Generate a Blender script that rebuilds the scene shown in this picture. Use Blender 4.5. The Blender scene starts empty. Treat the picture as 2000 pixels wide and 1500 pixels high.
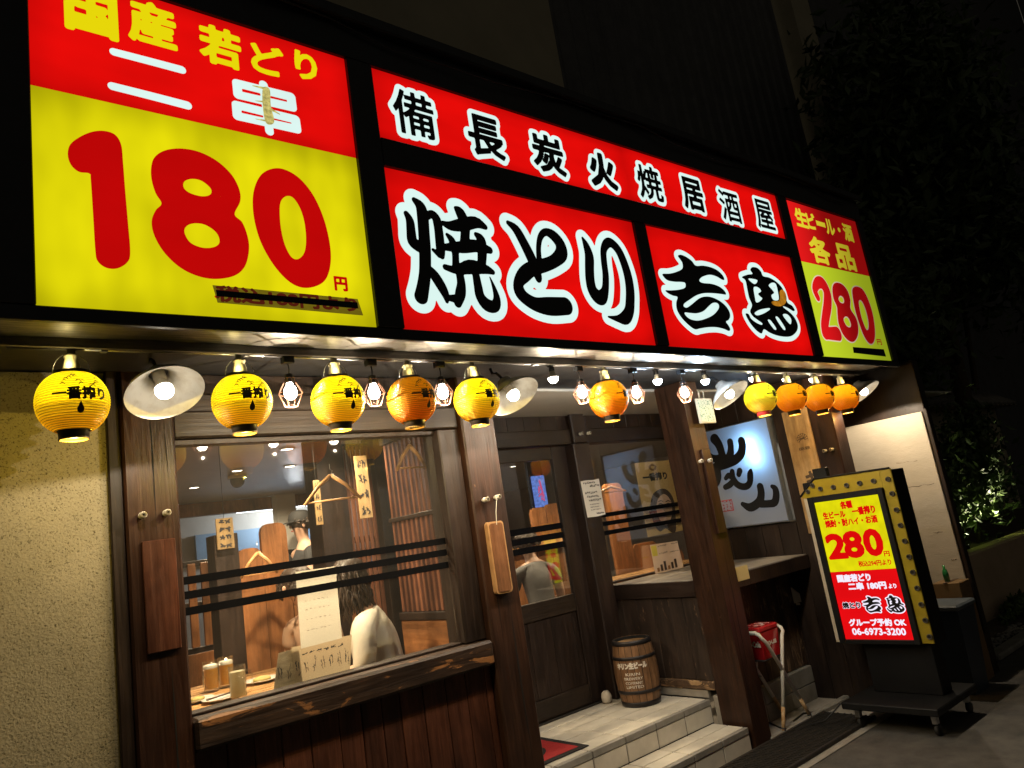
import bpy, bmesh, math, random
import numpy as np
from mathutils import Vector, Matrix

random.seed(7)
rng = np.random.default_rng(7)
SC = bpy.context.scene
COL = SC.collection

# ------------------------------------------------------------------ camera
YAW, PITCH, ROLL, FPX = math.radians(40.7022), math.radians(11.2332), math.radians(-8.8800), 1442.605
EYE = np.array([0.0, 0.0, 1.55])
_f = np.array([math.sin(YAW)*math.cos(PITCH), math.cos(YAW)*math.cos(PITCH), math.sin(PITCH)])
_r = np.array([math.cos(YAW), -math.sin(YAW), 0.0])
_u = np.cross(_r, _f)
_c, _s = math.cos(ROLL), math.sin(ROLL)
RIGHT, UP, FWD = _c*_r+_s*_u, -_s*_r+_c*_u, _f
cam_d = bpy.data.cameras.new('camera')
cam = bpy.data.objects.new('camera', cam_d)
COL.objects.link(cam)
cam.matrix_world = Matrix(((RIGHT[0], UP[0], -FWD[0], EYE[0]), (RIGHT[1], UP[1], -FWD[1], EYE[1]),
                           (RIGHT[2], UP[2], -FWD[2], EYE[2]), (0, 0, 0, 1)))
cam_d.sensor_width = 36
cam_d.lens = 36*FPX/2000
cam_d.clip_start, cam_d.clip_end = 0.05, 2000
SC.camera = cam

# ------------------------------------------------------------------ night sky
W = bpy.data.worlds.new('World'); SC.world = W; W.use_nodes = True
nt = W.node_tree
sky = nt.nodes.new('ShaderNodeTexSky'); sky.sky_type = 'NISHITA'; sky.sun_disc = False
sky.sun_elevation = math.radians(-4.0); sky.sun_rotation = math.radians(200)
bg = nt.nodes['Background']; bg.inputs[1].default_value = 0.10
glow = nt.nodes.new('ShaderNodeMix'); glow.data_type = 'RGBA'; glow.blend_type = 'ADD'; glow.inputs[0].default_value = 1.0
glow.inputs[7].default_value = (.30, .265, .195, 1)            # even city glow of the night sky
nt.links.new(sky.outputs[0], glow.inputs[6]); nt.links.new(glow.outputs[2], bg.inputs[0])
SC.view_settings.view_transform = 'Standard'; SC.view_settings.look = 'None'
SC.view_settings.exposure = 0.0; SC.view_settings.gamma = 1.0
SC.view_settings.use_curve_mapping = False
cy = SC.cycles
cy.use_denoising = True
cy.max_bounces = 7; cy.diffuse_bounces = 3; cy.glossy_bounces = 4; cy.transmission_bounces = 5
cy.transparent_max_bounces = 16
cy.sample_clamp_indirect = 3.0
cy.caustics_reflective = False; cy.caustics_refractive = False

# ------------------------------------------------------------------ measuring helpers
def ray(px, py):
    return FWD + RIGHT*((px-1000)/FPX) - UP*((py-750)/FPX)
def at(px, py, ax, val):
    """point of the place seen at photo pixel px,py on the plane ax = val"""
    i = 'xyz'.index(ax); d = ray(px, py)
    return EYE + d*((val-EYE[i])/d[i])

# ------------------------------------------------------------------ object helpers
def wloc(o):
    v = Vector((0, 0, 0))
    while o is not None:
        v = v + o.location; o = o.parent
    return v
def thing(name, label, cat, loc=(0, 0, 0), group=None, kind=None):
    o = bpy.data.objects.new(name, None); COL.objects.link(o)
    o.location = loc; o.empty_display_size = 0.1
    o['label'] = label; o['category'] = cat
    if group: o['group'] = group
    if kind: o['kind'] = kind
    return o
def tag(o, label, cat, group=None):
    o['label'] = label; o['category'] = cat
    if group: o['group'] = group
    return o

class MB:
    def __init__(s): s.v = []; s.f = []
    def add(s, vs, fs):
        n = len(s.v); s.v += [tuple(map(float, p)) for p in vs]; s.f += [tuple(i+n for i in f) for f in fs]; return s
    def box(s, x0, x1, y0, y1, z0, z1, bev=0.0):
        if x0 > x1: x0, x1 = x1, x0
        if y0 > y1: y0, y1 = y1, y0
        if z0 > z1: z0, z1 = z1, z0
        if bev <= 0:
            v = [(x, y, z) for x in (x0, x1) for y in (y0, y1) for z in (z0, z1)]
            return s.add(v, [(0, 1, 3, 2), (4, 6, 7, 5), (0, 4, 5, 1), (2, 3, 7, 6), (0, 2, 6, 4), (1, 5, 7, 3)])
        b = min(bev, (x1-x0)*.45, (y1-y0)*.45, (z1-z0)*.45)
        ex = ((x0, x1), (y0, y1), (z0, z1)); v = []; idx = {}
        for i in (0, 1):
            for j in (0, 1):
                for k in (0, 1):
                    for a in range(3):
                        p = []
                        for d, t in enumerate((i, j, k)):
                            e = ex[d][t]
                            if d != a: e += b if t == 0 else -b
                            p.append(e)
                        idx[i, j, k, a] = len(v); v.append(p)
        f = []
        for a in range(3):
            o1, o2 = [d for d in range(3) if d != a]
            for t in (0, 1):
                q = []
                for m, n in ((0, 0), (1, 0), (1, 1), (0, 1)):
                    c = [0, 0, 0]; c[a] = t; c[o1] = m; c[o2] = n; q.append(idx[c[0], c[1], c[2], a])
                f.append(q if (t == 1) == (a != 1) else q[::-1])
            for m in (0, 1):
                for n in (0, 1):
                    q = []
                    for t, aa in ((0, o1), (1, o1), (1, o2), (0, o2)):
                        c = [0, 0, 0]; c[a] = t; c[o1] = m; c[o2] = n; q.append(idx[c[0], c[1], c[2], aa])
                    f.append(q)
        for i in (0, 1):
            for j in (0, 1):
                for k in (0, 1):
                    f.append([idx[i, j, k, a] for a in range(3)])
        return s.add(v, f)
    def tube(s, pts, r, seg=8, cap=True, closed=False):
        P = [Vector(p) for p in pts]; n = len(P)
        R = r if isinstance(r, (list, tuple)) else [r]*n
        rings = []; up = None
        for i in range(n):
            t = (P[(i+1) % n]-P[i-1]) if closed else (P[min(i+1, n-1)]-P[max(i-1, 0)])
            t.normalize()
            if up is None:
                up = Vector((0, 0, 1)) if abs(t.z) < .9 else Vector((1, 0, 0))
            a = t.cross(up)
            if a.length < 1e-6: a = t.orthogonal()
            a.normalize(); b = a.cross(t).normalized(); up = b
            rings.append([P[i]+(a*math.cos(2*math.pi*k/seg)+b*math.sin(2*math.pi*k/seg))*R[i] for k in range(seg)])
        v = [p for rg in rings for p in rg]; f = []
        for i in range(n if closed else n-1):
            j = (i+1) % n
            for k in range(seg):
                f.append((i*seg+k, i*seg+(k+1) % seg, j*seg+(k+1) % seg, j*seg+k))
        if cap and not closed:
            f.append(tuple(range(seg))[::-1]); f.append(tuple((n-1)*seg+k for k in range(seg)))
        return s.add(v, f)
    def lathe(s, prof, c=(0, 0, 0), seg=24, axis=(0, 0, 1), cap0=False, cap1=False):
        ax = Vector(axis).normalized(); a = ax.orthogonal().normalized(); b = ax.cross(a)
        if abs(ax.z) > .99: a, b = Vector((1, 0, 0)), Vector((0, 1, 0))
        c = Vector(c); v = []; f = []
        for r, h in prof:
            for k in range(seg):
                t = 2*math.pi*k/seg
                v.append(c+ax*h+(a*math.cos(t)+b*math.sin(t))*r)
        for i in range(len(prof)-1):
            for k in range(seg):
                f.append((i*seg+k, i*seg+(k+1) % seg, (i+1)*seg+(k+1) % seg, (i+1)*seg+k))
        if cap0: f.append(tuple(range(seg))[::-1])
        if cap1: f.append(tuple((len(prof)-1)*seg+k for k in range(seg)))
        return s.add(v, f)
    def sphere(s, c, r, seg=20, rings=12, sc=(1, 1, 1)):
        v = []; f = []
        for i in range(rings+1):
            a = math.pi*i/rings
            for k in range(seg):
                t = 2*math.pi*k/seg
                v.append((c[0]+r*sc[0]*math.sin(a)*math.cos(t), c[1]+r*sc[1]*math.sin(a)*math.sin(t), c[2]+r*sc[2]*math.cos(a)))
        for i in range(rings):
            for k in range(seg):
                f.append((i*seg+k, (i+1)*seg+k, (i+1)*seg+(k+1) % seg, i*seg+(k+1) % seg))
        return s.add(v, f)
    def prism(s, poly, d):
        """closed planar polygon of 3-D points extruded by vector d"""
        n = len(poly); P = [Vector(p) for p in poly]; D = Vector(d)
        v = P+[p+D for p in P]
        f = [tuple(range(n)), tuple(range(2*n-1, n-1, -1))]
        f += [(i, i+n, (i+1) % n+n, (i+1) % n) for i in range(n)]
        return s.add(v, f)
    def build(s, name, mat, parent=None, smooth=False, loc=None, norm=True):
        me = bpy.data.meshes.new(name)
        off = wloc(parent) if parent is not None else Vector(loc or (0, 0, 0))
        if parent is not None and loc is not None: off = off+Vector(loc)
        me.from_pydata([(x-off.x, y-off.y, z-off.z) for x, y, z in s.v], [], s.f)
        if norm:
            bm = bmesh.new(); bm.from_mesh(me)
            bmesh.ops.recalc_face_normals(bm, faces=bm.faces); bm.to_mesh(me); bm.free()
        if smooth:
            me.polygons.foreach_set('use_smooth', [True]*len(me.polygons))
        me.materials.append(mat)
        o = bpy.data.objects.new(name, me); COL.objects.link(o)
        if parent is not None: o.parent = parent
        if loc is not None: o.location = loc
        return o
def B(x0, x1, y0, y1, z0, z1, bev=0.0): return MB().box(x0, x1, y0, y1, z0, z1, bev)
def clone(o, parent, delta=(0, 0, 0)):
    c = o.copy(); COL.objects.link(c); c.parent = parent
    c.location = Vector(o.location)+Vector(delta); return c
def clone_tree(root, loc, label, **over):
    """copy a thing and its parts and sub-parts (mesh data shared)"""
    r = root.copy(); COL.objects.link(r); r.location = loc; r['label'] = label
    for ch in list(root.children):
        c = ch.copy(); COL.objects.link(c); c.parent = r
        for g in ch.children:
            d = g.copy(); COL.objects.link(d); d.parent = c
    return r
def struct(o): o['kind'] = 'structure'; return o

# ------------------------------------------------------------------ materials
def _mat(name):
    m = bpy.data.materials.new(name); m.use_nodes = True
    n = m.node_tree; b = n.nodes['Principled BSDF']; return m, n, b
def _coords(n, stretch, rnd=True):
    tc = n.nodes.new('ShaderNodeTexCoord'); mp = n.nodes.new('ShaderNodeMapping')
    mp.inputs['Scale'].default_value = stretch
    n.links.new(tc.outputs['Object'], mp.inputs['Vector'])
    if rnd:
        oi = n.nodes.new('ShaderNodeObjectInfo'); mu = n.nodes.new('ShaderNodeVectorMath'); mu.operation = 'SCALE'
        cx = n.nodes.new('ShaderNodeCombineXYZ')
        for k in range(3): n.links.new(oi.outputs['Random'], cx.inputs[k])
        mu.inputs['Scale'].default_value = 37.0
        n.links.new(cx.outputs[0], mu.inputs[0]); n.links.new(mu.outputs[0], mp.inputs['Location'])
    return mp
def _noise(n, vec, scale, detail=6, rough=.6, dist=0.0):
    t = n.nodes.new('ShaderNodeTexNoise'); t.inputs['Scale'].default_value = scale
    t.inputs['Detail'].default_value = detail; t.inputs['Roughness'].default_value = rough
    t.inputs['Distortion'].default_value = dist
    n.links.new(vec.outputs[0], t.inputs['Vector']); return t
def _ramp(n, fac, lo, hi, c1=(0, 0, 0), c2=(1, 1, 1)):
    r = n.nodes.new('ShaderNodeValToRGB'); e = r.color_ramp.elements
    e[0].position = lo; e[1].position = hi; e[0].color = (*c1, 1); e[1].color = (*c2, 1)
    n.links.new(fac, r.inputs[0]); return r
def _mix(n, fac, a, b, mode='MIX'):
    x = n.nodes.new('ShaderNodeMix'); x.data_type = 'RGBA'; x.blend_type = mode
    for sock, val in ((x.inputs[0], fac), (x.inputs[6], a), (x.inputs[7], b)):
        if hasattr(val, 'is_linked') or hasattr(val, 'links'): n.links.new(val, sock)
        else: sock.default_value = val if isinstance(val, float) else (*val, 1)
    return x.outputs[2]
def S(name, c1, c2=None, scale=12, stretch=(1, 1, 1), rough=.6, bump=.0, bscale=None, metal=0.0, lo=.35, hi=.7, spec=.4, coat=0.0, rvar=.0):
    m, n, b = _mat(name); b.inputs['Roughness'].default_value = rough; b.inputs['Metallic'].default_value = metal
    b.inputs['Specular IOR Level'].default_value = spec
    if coat: b.inputs['Coat Weight'].default_value = coat
    if c2 is None: c2 = tuple(x*.75 for x in c1)
    mp = _coords(n, stretch); t = _noise(n, mp, scale)
    r = _ramp(n, t.outputs['Fac'], lo, hi, c1, c2); n.links.new(r.outputs[0], b.inputs['Base Color'])
    if rvar:
        r2 = _ramp(n, t.outputs['Fac'], .3, .75, (rough-rvar,)*3, (min(1, rough+rvar),)*3); n.links.new(r2.outputs[0], b.inputs['Roughness'])
    if bump:
        t2 = _noise(n, mp, bscale or scale*3, 8); bp = n.nodes.new('ShaderNodeBump')
        bp.inputs['Strength'].default_value = bump; bp.inputs['Distance'].default_value = .01
        n.links.new(t2.outputs['Fac'], bp.inputs['Height']); n.links.new(bp.outputs[0], b.inputs['Normal'])
    return m
def wood(name, c1, c2, axis='z', wear=None, wear_lo=.62, rough=.5, bump=.35, grain=1.0, spec=.35):
    """dark stained timber: long fibres along axis, big soft tone changes, optional worn patches"""
    m, n, b = _mat(name); b.inputs['Specular IOR Level'].default_value = spec
    st = {'x': (.9, 15, 15), 'y': (15, .9, 15), 'z': (15, 15, .9)}[axis]
    st = tuple(v*grain for v in st)
    mp = _coords(n, st); t = _noise(n, mp, 2.2, 9, .62, 1.5)
    mp2 = _coords(n, {'x': (.7, 3, 3), 'y': (3, .7, 3), 'z': (3, 3, .7)}[axis]); t2 = _noise(n, mp2, 2.0, 4)
    r = _ramp(n, t.outputs['Fac'], .30, .72, c1, c2)
    r2 = _ramp(n, t2.outputs['Fac'], .3, .72, (.42, .42, .45), (1.35, 1.28, 1.2))
    colr = _mix(n, 1.0, r.outputs[0], r2.outputs[0], 'MULTIPLY')
    if wear:
        mp3 = _coords(n, {'x': (2.2, 9, 9), 'y': (9, 2.2, 9), 'z': (9, 9, 2.2)}[axis]); t3 = _noise(n, mp3, 1.6, 10, .72, 1.0)
        rr = _ramp(n, t3.outputs['Fac'], wear_lo, wear_lo+.04); colr = _mix(n, rr.outputs[0], colr, wear)
    mp4 = _coords(n, (5, 5, 3)); t4 = _noise(n, mp4, 1.7, 7, .7); st4 = _ramp(n, t4.outputs['Fac'], .28, .60, (.55, .52, .5), (1, 1, 1))
    colr = _mix(n, 1.0, colr, st4.outputs[0], 'MULTIPLY')                # old water and soot stains
    n.links.new(colr, b.inputs['Base Color'])
    rg = _ramp(n, t.outputs['Fac'], .3, .8, (rough-.12,)*3, (rough+.15,)*3); n.links.new(rg.outputs[0], b.inputs['Roughness'])
    bp = n.nodes.new('ShaderNodeBump'); bp.inputs['Strength'].default_value = bump; bp.inputs['Distance'].default_value = .006
    n.links.new(t.outputs['Fac'], bp.inputs['Height']); n.links.new(bp.outputs[0], b.inputs['Normal'])
    return m
def E(name, col, strength=1.0, vary=0.0, grad=None, vs=(1.3, 1, 2.6), edge=0.0):
    """lit surface; vary = unevenness of the tubes behind it, grad = (axis, a, b, value at a, value at b) for a failing tube"""
    m, n, b = _mat(name); n.nodes.remove(b)
    e = n.nodes.new('ShaderNodeEmission'); e.inputs[0].default_value = (*col, 1); e.inputs[1].default_value = strength
    n.links.new(e.outputs[0], n.nodes['Material Output'].inputs[0])
    src = None
    if vary:
        mp = _coords(n, vs, False); t = _noise(n, mp, 2.0, 2)
        src = _ramp(n, t.outputs['Fac'], .3, .7, (strength*(1-vary),)*3, (strength*(1+vary*.4),)*3).outputs[0]
    if grad:
        tc = n.nodes.new('ShaderNodeTexCoord'); sp = n.nodes.new('ShaderNodeSeparateXYZ'); n.links.new(tc.outputs['Object'], sp.inputs[0])
        mr = n.nodes.new('ShaderNodeMapRange'); mr.interpolation_type = 'SMOOTHSTEP'
        for k, v in zip(('From Min', 'From Max', 'To Min', 'To Max'), grad[1:]): mr.inputs[k].default_value = v
        n.links.new(sp.outputs['XYZ'.index(grad[0].upper())], mr.inputs['Value'])
        src = mr.outputs[0]
    if edge:                                                         # tubes stop short of the cabinet walls
        tc = n.nodes.new('ShaderNodeTexCoord'); sp = n.nodes.new('ShaderNodeSeparateXYZ'); n.links.new(tc.outputs['Generated'], sp.inputs[0]); prod = src
        for k in (0, 2):
            a = n.nodes.new('ShaderNodeMath'); a.operation = 'PINGPONG'; a.inputs[1].default_value = .5; n.links.new(sp.outputs[k], a.inputs[0])
            mr = n.nodes.new('ShaderNodeMapRange'); mr.interpolation_type = 'SMOOTHSTEP'; n.links.new(a.outputs[0], mr.inputs['Value'])
            for kk, v in zip(('From Min', 'From Max', 'To Min', 'To Max'), (-.02, .16 if k else .09, 1-edge, 1.0)): mr.inputs[kk].default_value = v
            mu = n.nodes.new('ShaderNodeMath'); mu.operation = 'MULTIPLY'; n.links.new(mr.outputs[0], mu.inputs[0])
            if prod is None: mu.inputs[1].default_value = strength
            else: n.links.new(prod, mu.inputs[1])
            prod = mu.outputs[0]
        src = prod
    if src is not None: n.links.new(src, e.inputs[1])
    return m
def glass(name, tint=(.97, .975, .97), ior=2.3, haze=.011):
    m, n, b = _mat(name); n.nodes.remove(b)
    tr = n.nodes.new('ShaderNodeBsdfTransparent'); tr.inputs[0].default_value = (*tint, 1)
    gl = n.nodes.new('ShaderNodeBsdfGlossy'); gl.inputs['Roughness'].default_value = .012
    fr = n.nodes.new('ShaderNodeFresnel'); ge = n.nodes.new('ShaderNodeNewGeometry'); mr = n.nodes.new('ShaderNodeMapRange')
    mr.inputs['To Min'].default_value = ior; mr.inputs['To Max'].default_value = 1/ior      # same reflectance on both faces of the sheet
    n.links.new(ge.outputs['Backfacing'], mr.inputs['Value']); n.links.new(mr.outputs[0], fr.inputs[0])
    mx = n.nodes.new('ShaderNodeMixShader')
    n.links.new(fr.outputs[0], mx.inputs[0]); n.links.new(tr.outputs[0], mx.inputs[1]); n.links.new(gl.outputs[0], mx.inputs[2])
    if haze:                                                         # film of dust and grease on the pane
        df = n.nodes.new('ShaderNodeBsdfDiffuse'); df.inputs[0].default_value = (.62, .57, .48, 1)
        mp = _coords(n, (1, 1, 1)); t = _noise(n, mp, 3.5, 6); hz = _ramp(n, t.outputs['Fac'], .3, .75, (haze*.5,)*3, (haze*1.5,)*3)
        m3 = n.nodes.new('ShaderNodeMixShader'); n.links.new(hz.outputs[0], m3.inputs[0]); n.links.new(mx.outputs[0], m3.inputs[1]); n.links.new(df.outputs[0], m3.inputs[2]); mx = m3
    n.links.new(mx.outputs[0], n.nodes['Material Output'].inputs[0]); return m
def paper_lit(name, col, trans=.8, low=None):
    """thin paper that lets the bulb inside shine through"""
    m, n, b = _mat(name); n.nodes.remove(b)
    tl = n.nodes.new('ShaderNodeBsdfTranslucent'); tl.inputs[0].default_value = (*col, 1)
    df = n.nodes.new('ShaderNodeBsdfDiffuse'); df.inputs[0].default_value = (*col, 1)
    gl = n.nodes.new('ShaderNodeBsdfGlossy'); gl.inputs['Roughness'].default_value = .35
    if low:                                                          # paper colour runs to amber towards the lower rim
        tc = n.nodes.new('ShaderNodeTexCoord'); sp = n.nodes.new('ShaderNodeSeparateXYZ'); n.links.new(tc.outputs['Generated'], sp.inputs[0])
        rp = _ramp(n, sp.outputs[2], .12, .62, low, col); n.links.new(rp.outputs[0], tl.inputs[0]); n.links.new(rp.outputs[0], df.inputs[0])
    mx = n.nodes.new('ShaderNodeMixShader'); mx.inputs[0].default_value = 1-trans
    m2 = n.nodes.new('ShaderNodeMixShader'); m2.inputs[0].default_value = .03
    n.links.new(tl.outputs[0], mx.inputs[1]); n.links.new(df.outputs[0], mx.inputs[2])
    n.links.new(mx.outputs[0], m2.inputs[1]); n.links.new(gl.outputs[0], m2.inputs[2])
    n.links.new(m2.outputs[0], n.nodes['Material Output'].inputs[0]); return m
def light(kind, name, loc, power, col, parent, radius=.03, direction=None, angle=120, blend=.5):
    d = bpy.data.lights.new(name, kind); d.energy = power; d.color = col; d.shadow_soft_size = radius
    if kind == 'SPOT': d.spot_size = math.radians(angle); d.spot_blend = blend
    o = bpy.data.objects.new(name, d); COL.objects.link(o)
    if parent is not None: o.parent = parent; o.location = Vector(loc)-wloc(parent)
    else: o.location = loc
    if direction is not None: o.rotation_euler = Vector(direction).to_track_quat('-Z', 'Y').to_euler()
    return o
# ------------------------------------------------------------------ lettering: outlines -> distance field -> filled mesh
class Frame:
    def __init__(s, ax, val, flip=False):
        s.ax, s.val = ax, val
        if ax == 'y': s.u, s.n, s.o = Vector((1, 0, 0)), Vector((0, -1, 0)), Vector((0, val, 0))
        if ax == 'x': s.u, s.n, s.o = Vector((0, -1, 0)), Vector((-1, 0, 0)), Vector((val, 0, 0))
        s.v = Vector((0, 0, 1))
        if ax == 'z': s.u, s.v, s.n, s.o = Vector((1, 0, 0)), Vector((0, 1, 0)), Vector((0, 0, 1)), Vector((0, 0, val))
    def uv(s, px, py):
        p = Vector(at(px, py, s.ax, s.val))-s.o; return (p.dot(s.u), p.dot(s.v))
    def p(s, u, v, off=0.0): return s.o+s.u*u+s.v*v+s.n*off
_fc = {}
def font_segs(txt):
    if txt in _fc: return _fc[txt]
    c = bpy.data.curves.new('text', 'FONT'); c.body = txt; c.dimensions = '2D'; c.fill_mode = 'NONE'; c.resolution_u = 3
    o = bpy.data.objects.new('text', c); COL.objects.link(o)
    bpy.context.view_layer.update()
    m = o.evaluated_get(bpy.context.evaluated_depsgraph_get()).to_mesh()
    V = np.array([v.co[:2] for v in m.vertices]); Eg = np.array([e.vertices[:] for e in m.edges])
    sg = V[Eg].astype(float)
    bpy.data.objects.remove(o); bpy.data.curves.remove(c)
    _fc[txt] = sg; return sg
def catmull(pts, n=6, closed=True):
    P = [np.array(p, float) for p in pts]; N = len(P); out = []
    rngs = range(N) if closed else range(N-1)
    for i in rngs:
        if closed: p0, p1, p2, p3 = P[i-1], P[i], P[(i+1) % N], P[(i+2) % N]
        else: p0, p1, p2, p3 = P[max(i-1, 0)], P[i], P[i+1], P[min(i+2, N-1)]
        for k in range(n):
            t = k/n
            out.append(.5*((2*p1)+(-p0+p2)*t+(2*p0-5*p1+4*p2-p3)*t*t+(-p0+3*p1-3*p2+p3)*t**3))
    if not closed: out.append(P[-1])
    return np.array(out)
def poly_segs(polys):
    sg = []
    for p in polys:
        p = np.asarray(p); sg.append(np.stack([p, np.roll(p, -1, 0)], 1))
    return np.concatenate(sg)
def sdf_segs(sg, X, Y):
    D = np.full(X.shape, 1e9); C = np.zeros(X.shape, int)
    for (ax, ay), (bx, by) in sg:
        dx, dy = bx-ax, by-ay; L = dx*dx+dy*dy
        t = np.clip(((X-ax)*dx+(Y-ay)*dy)/(L if L > 1e-14 else 1e-14), 0, 1)
        np.minimum(D, (X-ax-t*dx)**2+(Y-ay-t*dy)**2, out=D)
        if ay != by:
            row = (Y >= min(ay, by)) & (Y < max(ay, by))
            C += row & (X < ax+(Y-ay)*dx/dy)
    D = np.sqrt(D); return np.where(C % 2 == 1, -D, D)
def sdf_strokes(strokes, X, Y):
    D = np.full(X.shape, 1e9)
    for st in strokes:
        q = catmull(st, 4, False) if len(st) > 2 else np.array(st, float)
        for a, b in zip(q[:-1], q[1:]):
            dx, dy = b[0]-a[0], b[1]-a[1]; L = dx*dx+dy*dy+1e-14
            t = np.clip(((X-a[0])*dx+(Y-a[1])*dy)/L, 0, 1)
            np.minimum(D, np.hypot(X-a[0]-t*dx, Y-a[1]-t*dy)-(a[2]+(b[2]-a[2])*t), out=D)
    return D
def contour(Sd, xs, ys, maxrun=999):
    V = []; F = []; ins = Sd < 0
    ny, nx = Sd.shape
    cnt = ins[:-1, :-1].astype(int)+ins[1:, :-1]+ins[:-1, 1:]+ins[1:, 1:]
    for j in range(ny-1):
        row = cnt[j]; full = np.where(row == 4)[0]
        if len(full):
            i0 = prev = full[0]
            for i in list(full[1:])+[None]:
                if i is not None and i == prev+1 and i-i0 < maxrun: prev = i; continue
                n = len(V); V += [(xs[i0], ys[j]), (xs[prev+1], ys[j]), (xs[prev+1], ys[j+1]), (xs[i0], ys[j+1])]; F.append((n, n+1, n+2, n+3))
                i0 = prev = i
        for i in np.where((row > 0) & (row < 4))[0]:
            c = ((j, i), (j, i+1), (j+1, i+1), (j+1, i)); n = len(V)
            for k in range(4):
                a, b = c[k], c[(k+1) % 4]; sa, sb = Sd[a], Sd[b]
                if sa < 0: V.append((xs[a[1]], ys[a[0]]))
                if (sa < 0) != (sb < 0):
                    t = sa/(sa-sb); V.append((xs[a[1]]+(xs[b[1]]-xs[a[1]])*t, ys[a[0]]+(ys[b[0]]-ys[a[0]])*t))
            if len(V)-n >= 3: F.append(tuple(range(n, len(V))))
            else: del V[n:]
    return V, F
class Shape:
    """signed distance field of a mark in sign-plane metres"""
    def __init__(s, box, h):
        s.xs = np.arange(box[0], box[1]+h, h); s.ys = np.arange(box[2], box[3]+h, h)
        s.X, s.Y = np.meshgrid(s.xs, s.ys); s.S = np.full(s.X.shape, 1e9)
    def mesh(s, level=0.0, mapper=None, maxrun=999):
        V, F = contour(s.S-level, s.xs, s.ys, maxrun); mb = MB()
        if V: mb.add([mapper(u, v) for u, v in V], F)
        return mb
def text_shape(txt, u0, u1, v0, v1, bold=0.0, pad=0.0, res=26):
    """font text fitted to the box; bold and pad in metres"""
    sg = font_segs(txt).copy(); lo = sg.reshape(-1, 2).min(0); hi = sg.reshape(-1, 2).max(0); b = bold
    sg[..., 0] = (u0+b)+(sg[..., 0]-lo[0])*((u1-u0-2*b)/max(hi[0]-lo[0], 1e-6))
    sg[..., 1] = (v0+b)+(sg[..., 1]-lo[1])*((v1-v0-2*b)/max(hi[1]-lo[1], 1e-6))
    h = (v1-v0)/res; e = pad+2*h
    sh = Shape((u0-e, u1+e, v0-e, v1+e), h); sh.S = sdf_segs(sg, sh.X, sh.Y)-b; return sh
def put(sh, frame, off, mat, parent, name='lettering', level=0.0):
    mb = sh.mesh(level, lambda u, v: frame.p(u, v, off)); return mb.build(name, mat, parent, norm=False)
def text(frame, txt, box, mat, parent, off=.003, bold=.06, res=26, name='lettering', outline=None, omat=None):
    """box = (left, right, bottom, top) in frame metres; bold / outline as parts of the height"""
    u0, u1, v0, v1 = box; H = v1-v0
    sh = text_shape(txt, u0, u1, v0, v1, bold*H, (outline or 0)*H, res)
    if outline: put(sh, frame, off-.0015, omat, parent, 'lettering_outline', outline*H)
    return put(sh, frame, off, mat, parent, name)
def pbox(frame, l, r, b, t):
    """box from photo pixels: left-mid, right-mid, bottom-mid, top-mid"""
    return (frame.uv(*l)[0], frame.uv(*r)[0], frame.uv(*b)[1], frame.uv(*t)[1])
def traced(frame, polys=(), strokes=(), tf=None, h=.004, pad=.0):
    """polys: first outline then holes (even-odd); strokes: (x, y, half width in photo px*scale); tf maps zoom px -> photo px"""
    sg = None; P = []
    for p in polys: P.append(np.array([frame.uv(*tf(*q)) for q in catmull(p, 5)]))
    St = []
    for st in strokes:
        q = []
        for x, y, w in st:
            a = frame.uv(*tf(x, y)); b1 = frame.uv(*tf(x, y-w)); b2 = frame.uv(*tf(x-w, y)); b3 = frame.uv(*tf(x+w, y)); b4 = frame.uv(*tf(x, y+w))
            q.append((a[0], a[1], (abs(b1[1]-b4[1])+abs(b3[0]-b2[0]))/4))
        St.append(q)
    allp = np.concatenate([*P, *[np.array(q)[:, :2] for q in St]]) if P or St else None
    m = max([w for q in St for _, _, w in q], default=0)+pad+3*h
    lo, hi = allp.min(0)-m, allp.max(0)+m
    sh = Shape((lo[0], hi[0], lo[1], hi[1]), h)
    if P: sh.S = np.minimum(sh.S, sdf_segs(poly_segs(P), sh.X, sh.Y))
    if St: sh.S = np.minimum(sh.S, sdf_strokes(St, sh.X, sh.Y))
    return sh
# ------------------------------------------------------------------ shared materials
m_asphalt = S('asphalt', (.105, .096, .086), (.058, .054, .050), 9, rough=.85, bump=.6, bscale=160)
m_concrete = S('concrete', (.34, .31, .27), (.20, .185, .16), 5, rough=.85, bump=.35, bscale=60)
m_kerb = S('kerb_stone', (.30, .28, .25), (.17, .16, .14), 6, rough=.9, bump=.4, bscale=50)
m_iron = S('drain_iron', (.035, .036, .038), (.07, .06, .05), 30, rough=.55, metal=.6, bump=.2)
m_pit = S('drain_dark', (.006, .006, .006), rough=.95)
m_grout = S('tile_grout', (.055, .05, .045), (.035, .032, .03), 20, rough=.95)
m_tile = S('cream_tile', (.66, .61, .52), (.46, .42, .355), 4, rough=.42, bump=.12, bscale=60, rvar=.1)
m_tile_edge = S('grey_edge_tile', (.30, .28, .25), (.19, .18, .16), 9, rough=.55, bump=.2, bscale=60)
m_post = wood('post_timber', (0.0187, 0.0068, 0.0036), (0.0461, 0.0176, 0.0086), 'z', wear=(.22, .10, .05), wear_lo=.70, rough=.42)
m_post2 = wood('post_timber_worn', (0.0216, 0.0086, 0.0043), (0.0547, 0.0223, 0.0104), 'z', wear=(.20, .10, .048), wear_lo=.67, rough=.5)
m_beam = wood('beam_timber', (0.0158, 0.0099, 0.0066), (0.0396, 0.0264, 0.0178), 'x', rough=.5)
m_dark = wood('dark_timber', (0.0148, 0.0089, 0.0067), (0.0370, 0.0229, 0.0170), 'z', rough=.5)
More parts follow.
